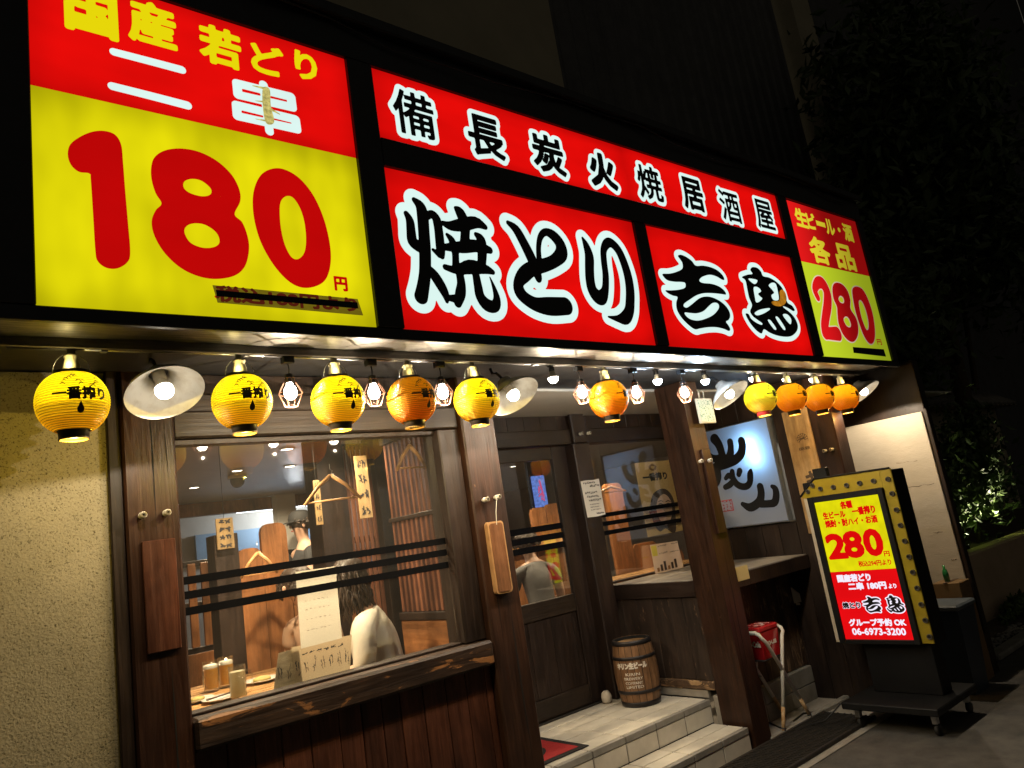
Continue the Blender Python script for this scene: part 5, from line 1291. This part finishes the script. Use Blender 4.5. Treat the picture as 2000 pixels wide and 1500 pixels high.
FI2 = Frame('y', 3.183); scribble(FI2, 1.33, 1.53, 1.183, .014, mc, m_pen, .0016, 6, .004)
pp = thing('window_paper', 'plain white printed paper stuck inside the middle of the big window', 'notice', (1.4, 3.105, 1.2))
c4 = [at(*q, 'y', 3.105) for q in ((577, 1117), (655, 1106), (668, 1246), (588, 1267))]
MB().add([tuple(q) for q in c4], [(0, 1, 2, 3)]).build('sheet', paper_lit('white_sheet', (.84, .80, .68), .55), pp)
FQ = Frame('y', 3.105)
for z_ in (1.30, 1.345, 1.385, 1.42): scribble(FQ, c4[3][0]+.03, c4[2][0]-.04, z_-.02, .008, pp, S('faint_print_%d' % int(z_*1000), (.45, .41, .33), rough=.8), .0008, 6, .0012)
# hangers
def hanger(hook, w, ang, lab, drop=.17, cord=.0):
    t = thing('coat_hanger', lab, 'hanger', tuple(hook), 'wooden coat hangers inside the windows'); H = Vector(hook); d = Vector((math.cos(ang), math.sin(ang), 0))
    MB().tube([H+Vector((0, 0, .05+cord)), H+Vector((0, 0, .02)), H+d*.012+Vector((0, 0, .012)), H+Vector((0, 0, -.01))], .0018, 6).build('hook', m_rail, t, smooth=True)
    for s_ in (-1, 1): MB().tube([H+Vector((0, 0, -.012)), H+d*s_*w*.25+Vector((0, 0, -.012-drop*.40)), H+d*s_*w*.5+Vector((0, 0, -.012-drop))], [.011, .010, .008], 8).build('arm', m_hang, t, smooth=True)
    MB().tube([H+d*(-w*.43)+Vector((0, 0, -.01-drop*.93)), H+d*w*.43+Vector((0, 0, -.01-drop*.93))], .005, 8).build('trouser_bar', m_hang, t, smooth=True)
hanger(at(799, 866, 'y', 3.25), .205, .15, 'narrow wooden hanger hanging nearest the right end of the big window', .125, .05)
hanger(at(645, 924, 'y', 3.7), .30, -.35, 'wide wooden hanger hanging in the middle of the big window view', .145)
hanger(at(503, 1075, 'y', 4.3), .20, -.3, 'small wooden hanger on the cedar partition behind the table', .13)
hanger(at(1192, 948, 'y', 4.30), .36, .0, 'pale hanger seen through the alcove window left of the poster', .05)
# cedar partition boards behind the table
def board(parent, x0, x1, y, z0, z1, mat, rnd=.05, th=.035):
    pts = [(x0, z0), (x1, z0)]+[(x1-rnd+rnd*math.cos(math.radians(a)), z1-rnd+rnd*math.sin(math.radians(a))) for a in (0, 30, 60, 90)]+[(x0+rnd+rnd*math.cos(math.radians(a)), z1-rnd+rnd*math.sin(math.radians(a))) for a in (90, 120, 150, 180)]
    return MB().prism([(x, y, z) for x, z in pts], (0, th, 0)).build('board', mat, parent)
cp = thing('cedar_partition', 'orange cedar partition of wide boards with rounded tops behind the table', 'partition', (1.8, 4.6, ZT))
board(cp, 1.585, 1.735, 4.60, ZT, 1.70, m_owood); board(cp, 1.74, 1.905, 4.605, ZT, 1.835, m_owood); board(cp, 1.91, 2.07, 4.60, ZT, 1.52, m_owood)
part('room_post', m_dark, (1.44, 1.58, 4.55, 4.70, ZT, 1.80)); part('room_post', m_dark, (2.10, 2.30, 4.50, 4.70, ZT, 2.355)); part('room_post', m_dark, (2.56, 2.76, 4.55, 4.72, ZT, 2.355)); part('room_post', m_dark, (3.12, 3.22, 4.55, 4.72, ZT, 2.355))
def lattice(lab, x0, x1, y, z0, z1, n, mat, panel_h=.0):
    t = thing('slat_screen', lab, 'screen', ((x0+x1)/2, y, ZT)); w = (x1-x0)/n
    for k in range(n): B(x0+k*w+w*.2, x0+(k+1)*w-w*.2, y, y+.025, z0, z1, .003).build('slat', mat, t)
    for z in (z0-.02, (z0+z1)/2, z1): B(x0, x1, y+.026, y+.05, z-.02, z+.02, .003).build('rail', m_dark, t)
    if panel_h: B(x0, x1, y+.002, y+.03, z0-panel_h, z0-.042, .003).build('panel', m_owood, t)
    return t
lattice('reddish vertical slat screen between two dark columns in the room', 2.302, 2.558, 4.60, 1.02, 2.30, 7, m_rwood, .5)
lattice('orange slat screen at the far left of the window view', 1.50, 1.95, 5.7, 1.1, 1.68, 5, m_owood, .6)
# hanging wooden menu strips
for k, (px, y0, y1, Y, lab, txt) in enumerate(((617, 938, 1025, 4.3, 'narrow wooden menu strip with black writing left of the slat screen', '名物'), (704, 890, 1012, 4.3, 'wide wooden menu strip with black writing right of the slat screen', '手羽先'), (437, 1012, 1072, 4.5, 'framed menu strip on the dark post behind the table', 'あて'))):
    a = at(px, y0, 'y', Y); b = at(px+ (y1-y0)*.1, y1, 'y', Y); w = .022 if k == 0 else (.045 if k == 1 else .05); x_ = (a[0]+b[0])/2
    t = thing('menu_strip', lab, 'sign', (x_, Y, b[2]), 'wooden menu strips in the room')
    B(x_-w, x_+w, Y, Y+.01, b[2], a[2], .002).build('board', m_strip_w, t)
    FR = Frame('y', Y-.001); n = len(txt); hh = (a[2]-b[2])/n
    for j in range(4): scribble(FR, x_-w*.7, x_+w*.7, a[2]-(a[2]-b[2])*(j+.5)/4, (a[2]-b[2])/4*.6, t, m_pen, w*.09, 2, .001)
    MB().tube([(x_, Y+.005, a[2]), (x_, Y+.005, 2.357)], .0015, 5).build('cord', m_wire, t)
# kitchen far back
m_kit = S('kitchen_white', (.50, .49, .45), (.42, .41, .38), 2, rough=.5); m_kblue = S('kitchen_blue', (.22, .36, .52), (.18, .30, .44), 2, rough=.5)
kt = thing('kitchen_back', 'pale bluish kitchen wall with shelves far back in the room', 'kitchen', (4, 9.6, ZT))
B(2.6, 6.2, 9.6, 9.66, ZT, 2.355).build('wall', m_kit, kt)
B(2.8, 4.4, 9.52, 9.59, 1.75, 2.1).build('hood', m_kblue, kt)
for z in (1.35, 1.62): B(4.0, 5.4, 9.35, 9.59, z, z+.03).build('shelf', m_rail, kt)
for k in range(9): B(4.06+k*.145, 4.06+k*.145+.09, 9.4, 9.52, 1.381, 1.381+.08+.04*((k*5) % 3), .01).build('container', (m_white, m_kblue, m_hoop)[k % 3], kt)
MB().tube([(3.2, 9.2, 2.30), (4.6, 9.2, 2.30)], .014, 8).build('tube_lamp', E('kitchen_tube', (.85, .94, 1.0), 10.0), kt)
light('POINT', 'lamp_light', (3.9, 9.0, 2.2), 42, (.92, .96, 1.0), kt, .1)
wp = tag(B(2.62, 2.80, 6.5, 6.6, ZT, 2.2).build('white_pillar', m_kit), 'bright white pillar in the room left of the dark columns', 'pillar')
# things behind the sliding door and the alcove window
cd = thing('cedar_partition', 'cedar board partition seen through the sliding door', 'partition', (3.9, 5.3, ZT))
board(cd, 4.55, 4.73, 5.30, ZT, 1.74, m_owood); board(cd, 4.74, 4.95, 5.305, ZT, 1.76, m_owood); board(cd, 4.24, 4.54, 5.30, ZT, 1.40, m_owood)
B(4.20, 5.0, 5.24, 5.29, 1.36, 1.46, .004).build('rail', m_twood, cd)
ca = thing('cedar_partition', 'cedar board partition seen through the alcove window behind the counter', 'partition', (5.0, 4.55, ZT))
board(ca, 4.79, 5.02, 4.56, ZT, 1.84, m_owood); board(ca, 5.03, 5.35, 4.565, ZT, 1.28, m_owood); board(ca, 5.36, 5.7, 4.56, ZT, 1.16, m_owood)
B(4.35, 5.7, 4.30, 4.55, 1.03, 1.055, .004).build('shelf', m_twood, ca)
nb_ = thing('blue_lightbox', 'small upright blue lit sign seen through the sliding door glass', 'sign', (4.6, 6.0, 1.7))
a = at(1040, 930, 'y', 6.0); b = at(1072, 988, 'y', 6.0)
B(a[0], b[0], 6.0, 6.04, b[2], a[2], .006).build('face', E('blue_box', (.16, .28, .80), 1.1, .5, vs=(14, 1, 14)), nb_)
s_ = Shape((a[0]+.02, b[0]-.02, b[2]+.02, a[2]-.02), .006); st = []
for k in range(9): st.append([(r_.uniform(a[0]+.04, b[0]-.04), r_.uniform(b[2]+.05, a[2]-.05), .008), (r_.uniform(a[0]+.04, b[0]-.04), r_.uniform(b[2]+.05, a[2]-.05), .006)])
s_.S = np.minimum(s_.S, sdf_strokes(st, s_.X, s_.Y)); put(s_, Frame('y', 5.999), .001, E('blue_box_red', (.75, .10, .25), 1.0), nb_, 'marks')
B(a[0]-.02, b[0]+.02, 6.041, 6.08, b[2]-.02, 2.355).build('bracket', m_dark, nb_)

# ------------------------------------------------------------------ people
def skin_obj(name, V, Eg, R, mat, parent, sub=2, root=0):
    me = bpy.data.meshes.new(name); me.from_pydata(V, Eg, []); o = bpy.data.objects.new(name, me); COL.objects.link(o)
    o.modifiers.new('skin', 'SKIN'); sv = me.skin_vertices[0].data
    for i, r in enumerate(R): sv[i].radius = r if isinstance(r, tuple) else (r, r); sv[i].use_root = (i == root)
    m = o.modifiers.new('sub', 'SUBSURF'); m.levels = sub; m.render_levels = sub
    bpy.context.view_layer.update()
    dg = bpy.context.evaluated_depsgraph_get(); nm = bpy.data.meshes.new_from_object(o.evaluated_get(dg)); bpy.data.objects.remove(o)
    nm.materials.clear(); nm.materials.append(mat); nm.polygons.foreach_set('use_smooth', [True]*len(nm.polygons))
    o = bpy.data.objects.new(name, nm); COL.objects.link(o); o.parent = parent; return o
def graph():
    G = dict(V=[], E=[], R=[])
    def chain(pts, start=None):
        prev = start
        for x, y, z, r in pts:
            G['V'].append((x, y, z)); G['R'].append(r); i = len(G['V'])-1
            if prev is not None: G['E'].append((prev, i))
            prev = i
        return prev
    return G, chain
def person(lab, loc, yaw, shirt, pants, hair_c, seat=True, cap=None, hairlen=.2, lean=.0, sleeve=.6, bulk=1.0):
    t = thing('person', lab, 'person', loc); t.rotation_euler.z = yaw
    m_skin = bpy.data.materials.get('skin') or S('skin', (.58, .36, .25), (.52, .31, .21), 10, rough=.5)
    zb = .45 if seat else .90
    L = lambda z: lean*(z-.05)                                       # forward lean with height above the hips
    def j(x, y, z, r): return (x+L(z), y, zb+z, r)
    arm = {}
    for sd in (1, -1): arm[sd] = [j(.02, .165*sd, .46, .050), j(.05, .205*sd, .33, .043), j(.10, .225*sd, .22, .040), j(.22, .19*sd, .19, .034), j(.33, .14*sd, .19, .026)]
    legs = {}
    for sd in (1, -1):
        legs[sd] = [(.02, .09*sd, zb+.02, .085), (.24, .10*sd, zb+.03, .078), (.43, .10*sd, zb+.02, .062), (.44, .10*sd, zb-.22, .052), (.42, .10*sd, .07, .036), (.46, .10*sd, .045, .036), (.57, .11*sd, .035, .028)] if seat else \
                   [(0, .09*sd, zb-.03, .088), (.02, .10*sd, zb-.22, .076), (.02, .10*sd, zb-.42, .058), (0, .10*sd, zb-.62, .050), (-.01, .10*sd, .08, .036), (.05, .10*sd, .045, .036), (.15, .11*sd, .035, .028)]
    G, ch = graph()
    pel = ch([j(0, 0, .05, .105)]); ws = ch([j(0, 0, .20, .100)], pel); cs = ch([j(.0, 0, .36, .115)], ws); nb2 = ch([j(-.005, 0, .49, .070)], cs)
    nk = ch([j(.005, 0, .56, .048), j(.02, 0, .62, .055)], nb2); hd = ch([j(.03, 0, .70, .085), j(.025, 0, .76, .080), j(.02, 0, .80, .045)], nk)
    for sd in (1, -1):
        e = ch([j(0, .10*sd, .475, .060)]+arm[sd], nb2)
        w = arm[sd][-1]; palm = ch([(w[0]+.045, w[1]-.006*sd, w[2], .022)], e)
        for k, (dy, ln) in enumerate(((-.024, .055), (-.008, .066), (.008, .062), (.023, .05))):
            ch([(w[0]+.075, w[1]+dy, w[2]+.002, .0085), (w[0]+.075+ln*.55, w[1]+dy*1.1, w[2]-.004, .008), (w[0]+.075+ln, w[1]+dy*1.1, w[2]-.014, .0065)], palm)
        ch([(w[0]+.04, w[1]-.034*sd, w[2], .009), (w[0]+.07, w[1]-.046*sd, w[2]-.004, .0075)], palm)
        ch(legs[sd], pel)
    body = skin_obj('body', G['V'], G['E'], G['R'], m_skin, t)
    # face: nose, eyes, mouth, ears on the front of the head
    hx, hz = L(.72)+.03, zb+.70
    f_ = MB().sphere((hx+.085, 0, hz-.005), .012, 10, 6, (1, .8, 1.5))
    for sd in (1, -1): f_.sphere((hx, .080*sd, hz-.005), .020, 10, 6, (.7, .35, 1.2))
    def local(mb, name, mat, smooth=True):
        me = bpy.data.meshes.new(name); me.from_pydata(mb.v, [], mb.f); me.polygons.foreach_set('use_smooth', [smooth]*len(me.polygons)); me.materials.append(mat)
        o = bpy.data.objects.new(name, me); COL.objects.link(o); o.parent = t; return o
    local(f_, 'nose_and_ears', m_skin)
    for sd in (1, -1): local(MB().sphere((hx+.076, .030*sd, hz+.015), .009, 8, 6, (.6, 1.2, .7)), 'eye', m_hair_print)
    local(MB().sphere((hx+.074, 0, hz-.045), .016, 10, 6, (.5, 1.2, .35)), 'mouth', bpy.data.materials['print_lip'])
    # shirt and trousers
    G, ch = graph(); a = ch([j(0, 0, .02, .122)]); b_ = ch([j(0, 0, .20, .114)], a); c_ = ch([j(.0, 0, .36, .130)], b_); d_ = ch([j(-.006, 0, .485, .082)], c_); ch([j(.0, 0, .535, .060)], d_)
    for sd in (1, -1):
        A = arm[sd]; n_ = 2 if sleeve < .5 else 3; ch([j(0, .10*sd, .475, .072)]+[(x, y, z, r+.016) for x, y, z, r in A[:n_]], d_)
    skin_obj('shirt', G['V'], G['E'], [r*(bulk if i < 4 else 1+(bulk-1)*.35) for i, r in enumerate(G['R'])], shirt, t)
    G, ch = graph(); a = ch([j(0, 0, .04, .118)])
    for sd in (1, -1): ch([(x, y, z, r+.014) for x, y, z, r in legs[sd][:5]], a)
    skin_obj('trousers', G['V'], G['E'], G['R'], pants, t)
    for sd in (1, -1):
        l = legs[sd]; local(MB().sphere((l[-2][0]+.03, l[-2][1], .045), .05, 14, 8, (2.2, .9, .85)), 'shoe', m_ferr)
    # hair: a cap of strands falling from the crown
    h = MB(); rr = random.Random(int(loc[0]*100))
    for k in range(420 if not cap else 110):
        az = rr.uniform(.62, 2*math.pi-.62); el = rr.uniform(.15, 1.45)
        p0 = Vector((hx-.006+.09*math.cos(el)*math.cos(az), .088*math.cos(el)*math.sin(az), hz+.035+.082*math.sin(el)))
        out = Vector((math.cos(az), math.sin(az), 0)); n_ = 6; ln = hairlen*rr.uniform(.7, 1.1); pts = [p0]
        for s2 in range(1, n_+1):
            q = s2/n_; pts.append(p0+out*(.030*q+.008*math.sin(q*9+k))+Vector((.010*math.sin(q*11+k*2), .012*math.cos(q*10+k), -ln*q)))
        h.tube(pts, [.006, .007, .0075, .0075, .007, .006, .003], 4)
    h.sphere((hx-.012, 0, hz+.030), .094, 20, 12, (1, .98, .98))
    local(h, 'hair', hair_c)
    if cap:
        cm = MB().lathe([(.098, .030), (.100, .06), (.090, .10), (.06, .125), (0, .135)], (hx-.004, 0, hz), 24); local(cm, 'cap', cap)
        pk = MB().prism([(hx+.08, -.07, hz+.032), (hx+.14, -.055, hz+.022), (hx+.165, 0, hz+.018), (hx+.14, .055, hz+.022), (hx+.08, .07, hz+.032)], (0, 0, .008)); local(pk, 'cap_peak', cap, False)
    return t
m_shw = S('white_shirt', (.74, .70, .60), (.66, .61, .51), 6, rough=.8, bump=.7, bscale=9); m_shg = S('grey_tshirt', (.15, .145, .14), (.12, .115, .11), 8, rough=.85, bump=.7, bscale=9)
m_shb = S('beige_top', (.46, .30, .20), (.40, .26, .17), 8, rough=.8); m_shk = S('black_shirt', (.02, .02, .022), rough=.8); m_jean = S('dark_trousers', (.03, .035, .05), rough=.85)
m_hairk = S('dark_hair', (.030, .020, .015), (.055, .036, .026), 40, rough=.45)
person('woman with wavy dark hair in a white shirt seated at the window table', (2.00, 3.66, ZT), math.pi-.5, m_shw, m_jean, m_hairk, True, None, .25, .20, .6, 1.14)
person('person in a beige top seated across the table, mostly hidden by the white paper', (1.98, 4.30, ZT), math.pi+.25, m_shb, m_jean, m_hairk, True, None, .12, .25, .3)
person('staff member in black with a black cap standing by the bright pillar', (2.72, 6.2, ZT), math.pi, m_shk, m_jean, m_hairk, False, S('black_cap', (.015, .015, .016), rough=.8), .06, .0, .3)
person('person in a grey T-shirt seated with their back to the sliding door', (4.06, 4.74, ZT), math.pi/2-.3, m_shg, m_jean, m_hairk, True, None, .08, .25, .3)
# stools the seated people use
for k, (x_, y_, lab) in enumerate(((2.00, 3.66, 'low wooden stool under the woman in white'), (1.98, 4.30, 'low wooden stool under the person in beige'), (4.06, 4.74, 'low wooden stool under the person in grey'))):
    t = thing('wooden_stool', lab, 'stool', (x_, y_, ZT), 'low wooden stools')
    B(x_-.16, x_+.16, y_-.16, y_+.16, ZT+.36, ZT+.385, .006).build('seat', m_owood, t)
    for dx in (-1, 1):
        for dy in (-1, 1): B(x_+dx*.13-.018, x_+dx*.13+.018, y_+dy*.13-.018, y_+dy*.13+.018, ZT, ZT+.359, .003).build('leg', m_owood, t)

part('room_beam', m_owood, (1.6, 6.2, 8.2, 8.32, 2.22, 2.355))
downlight((2.50, 5.85, 2.355), 55, 'unseen downlight added to brighten the white pillar')  # added lamp, lights the otherwise dark pillar
# ------------------------------------------------------------------ planting at the right
m_leaf = S('leaf', (.055, .095, .022), (.11, .17, .035), 2.5, rough=.5, lo=.3, hi=.75); m_leaf2 = S('dark_leaf', (.048, .080, .026), (.085, .12, .038), 3, rough=.5); m_bark = S('bark', (.10, .075, .05), (.06, .045, .03), 14, stretch=(4, 4, 1), rough=.9, bump=.5)
m_soil = S('soil', (.085, .065, .045), (.05, .04, .028), 14, rough=.95, bump=.6, bscale=60)
pw = thing('planter_wall', 'low smooth brown concrete planter wall under the bushes at the right', 'wall', (9.5, 3.0, 0))
m_pw = S('planter_concrete', (.55, .40, .27), (.44, .32, .21), 3, rough=.8, bump=.1)
x_ = 7.72
for k in range(4): B(x_+.004, x_+1.9-.004, 2.95, 3.12, 0, .685, .02).build('wall_block', m_pw, pw); x_ += 1.9
B(7.62, 7.715, 2.90, 3.15, 0, .70, .01).build('end_pier', m_dark, pw)
struct(MB().add([(6.7, 2.562, .02), (15.4, 2.562, .02), (15.4, 2.949, .05), (6.7, 2.949, .05)], [(0, 1, 2, 3)]).build('soil_bed', m_soil))
struct(B(7.8, 15.4, 3.122, 5.1, 0, .60).build('raised_bed', m_soil))
def leaves(N, cen, rad, size, seed, clumps=26, hole=.35):
    r = np.random.default_rng(seed); C = r.normal(size=(clumps, 3)); C /= np.linalg.norm(C, axis=1)[:, None]; C *= r.uniform(.35, .95, (clumps, 1)); C = C*np.array(rad)+np.array(cen)
    v = []; f = []
    for k in range(N):
        c = C[k % clumps]+r.normal(size=3)*np.array(rad)*.20
        d = r.normal(size=3); d /= np.linalg.norm(d); e = np.cross(d, r.normal(size=3)); e /= np.linalg.norm(e); s = size*r.uniform(.6, 1.35); n = len(v); nn = np.cross(d, e)
        v += [tuple(c-d*s), tuple(c+e*s*.42+nn*s*.12), tuple(c+d*s), tuple(c-e*s*.42+nn*s*.12)]; f += [(n, n+1, n+2), (n, n+2, n+3)]
    return v, f
def plant(name, lab, cat, base, cen, rad, N, size, seed, mat, trunk_r=.05, group=None, clumps=26, limbs=6):
    t = thing(name, lab, cat, base, group); B0 = Vector(base); C0 = Vector(cen); mb = MB()
    mb.tube([B0, B0+(C0-B0)*.4+Vector((.05, .03, 0)), C0], [trunk_r, trunk_r*.75, trunk_r*.4], 9); rr = random.Random(seed)
    for k in range(limbs):
        d = Vector((rr.uniform(-1, 1)*rad[0], rr.uniform(-1, 1)*rad[1], rr.uniform(-.3, .9)*rad[2])); s = B0+(C0-B0)*rr.uniform(.35, .8)
        mb.tube([s, s+d*.4+Vector((0, 0, .1)), C0+d*.75], [trunk_r*.5, trunk_r*.32, trunk_r*.12], 6)
    mb.build('trunk', m_bark, t, smooth=True)
    v, f = leaves(N, cen, rad, size, seed, clumps); MB().add(v, f).build('crown', mat, t, norm=False); return t
plant('bush', 'leafy bush glowing green from the garden light behind the planter wall', 'bush', (8.35, 3.35, .6), (8.3, 3.3, 1.25), (.50, .35, .50), 2600, .045, 3, m_leaf, .025, 'bushes behind the planter wall')
plant('bush', 'dark bush beside the cream panel wall', 'bush', (7.95, 3.7, .6), (7.9, 3.7, 1.7), (.6, .5, .8), 3600, .05, 4, m_leaf2, .03, 'bushes behind the planter wall')
plant('bush', 'broad dark bush at the right edge of the picture over the planter wall', 'bush', (9.8, 3.5, .6), (9.8, 3.4, 1.5), (1.0, .5, .7), 4500, .055, 5, m_leaf2, .03, 'bushes behind the planter wall', 34)
plant('tree', 'dark leafy tree standing behind the bushes right of the sign', 'tree', (9.2, 4.3, .6), (9.2, 4.1, 3.4), (1.5, 1.0, 1.4), 12000, .075, 6, m_leaf2, .10, 'trees at the right', 44, 9)
plant('tree', 'tall dark tree filling the upper right corner', 'tree', (13.0, 4.4, .6), (12.6, 4.0, 6.2), (2.8, 1.4, 2.6), 14000, .11, 8, m_leaf2, .16, 'trees at the right', 52, 10)
lowp = thing('ground_plant', 'low bright green leaves at the foot of the planter wall', 'plant', (8.1, 2.8, .04))
v, f = leaves(900, (8.5, 2.80, .12), (.75, .10, .09), .035, 9, 20); MB().add(v, f).build('foliage', m_leaf, lowp, norm=False)
r_ = random.Random(5); st_ = MB()
for k in range(160):
    s = r_.uniform(.010, .024); st_.sphere((r_.uniform(6.75, 8.2), r_.uniform(2.58, 2.72), .03+s*.3), s, 7, 4, (1, 1, .6))
q = st_.build('gravel', m_kerb, smooth=True); q['kind'] = 'stuff'; q['label'] = 'small pebbles scattered along the kerb by the soil bed'; q['category'] = 'gravel'
gs = thing('garden_light', 'small garden spotlight hidden among the leaves behind the planter wall', 'lamp', (8.55, 3.2, .6))
MB().lathe([(.02, 0), (.02, .05), (.04, .06), (.045, .11)], (8.55, 3.2, .60), 14, cap0=True).build('housing', m_ferr, gs, smooth=True)
MB().lathe([(.040, .105), (0, .104)], (8.55, 3.2, .60), 14).build('lens', E('garden_lens', (.9, 1.0, .7), 20.0), gs)
light('SPOT', 'lamp_light', (8.55, 3.2, .735), 26, (.95, 1.0, .50), gs, .03, (-.35, .1, 1), 120, .6)
fh = thing('sky_screen', 'tall dark walls added behind the trees to block the sky glow', 'building', (24, 8, 0))  # added far walls that cover the bright night sky
B(19, 34, 5.6, 9, 0, 45).build('wall', m_corr, fh); B(34.01, 34.3, -14, 5.58, 0, 45).build('side_screen', m_corr, fh)
gs2 = thing('garden_light', 'second garden spotlight further right behind the planter wall', 'lamp', (9.6, 3.2, .6))
MB().lathe([(.02, 0), (.02, .05), (.04, .06), (.045, .11)], (9.6, 3.2, .60), 14, cap0=True).build('housing', m_ferr, gs2, smooth=True)
light('SPOT', 'lamp_light', (9.6, 3.2, .735), 120, (1.0, .95, .60), gs2, .03, (-.30, .22, 1), 95, .7)
rw = thing('roofed_wall', 'far garden wall with a small tiled roof half hidden by the trees', 'wall', (13, 3.9, 0))
B(10.8, 17, 5.15, 5.3, 0, 2.5).build('wall', m_upper, rw)
MB().prism([(10.6, 4.8, 2.50), (10.6, 5.22, 2.78), (10.6, 5.65, 2.50)], (6.6, 0, 0)).build('roof', m_upper, rw)
for k in range(26): MB().tube([(10.75+k*.25, 4.78, 2.52), (10.75+k*.25, 5.2, 2.80)], .05, 7).build('roof_tile', m_kerb, rw, smooth=True)
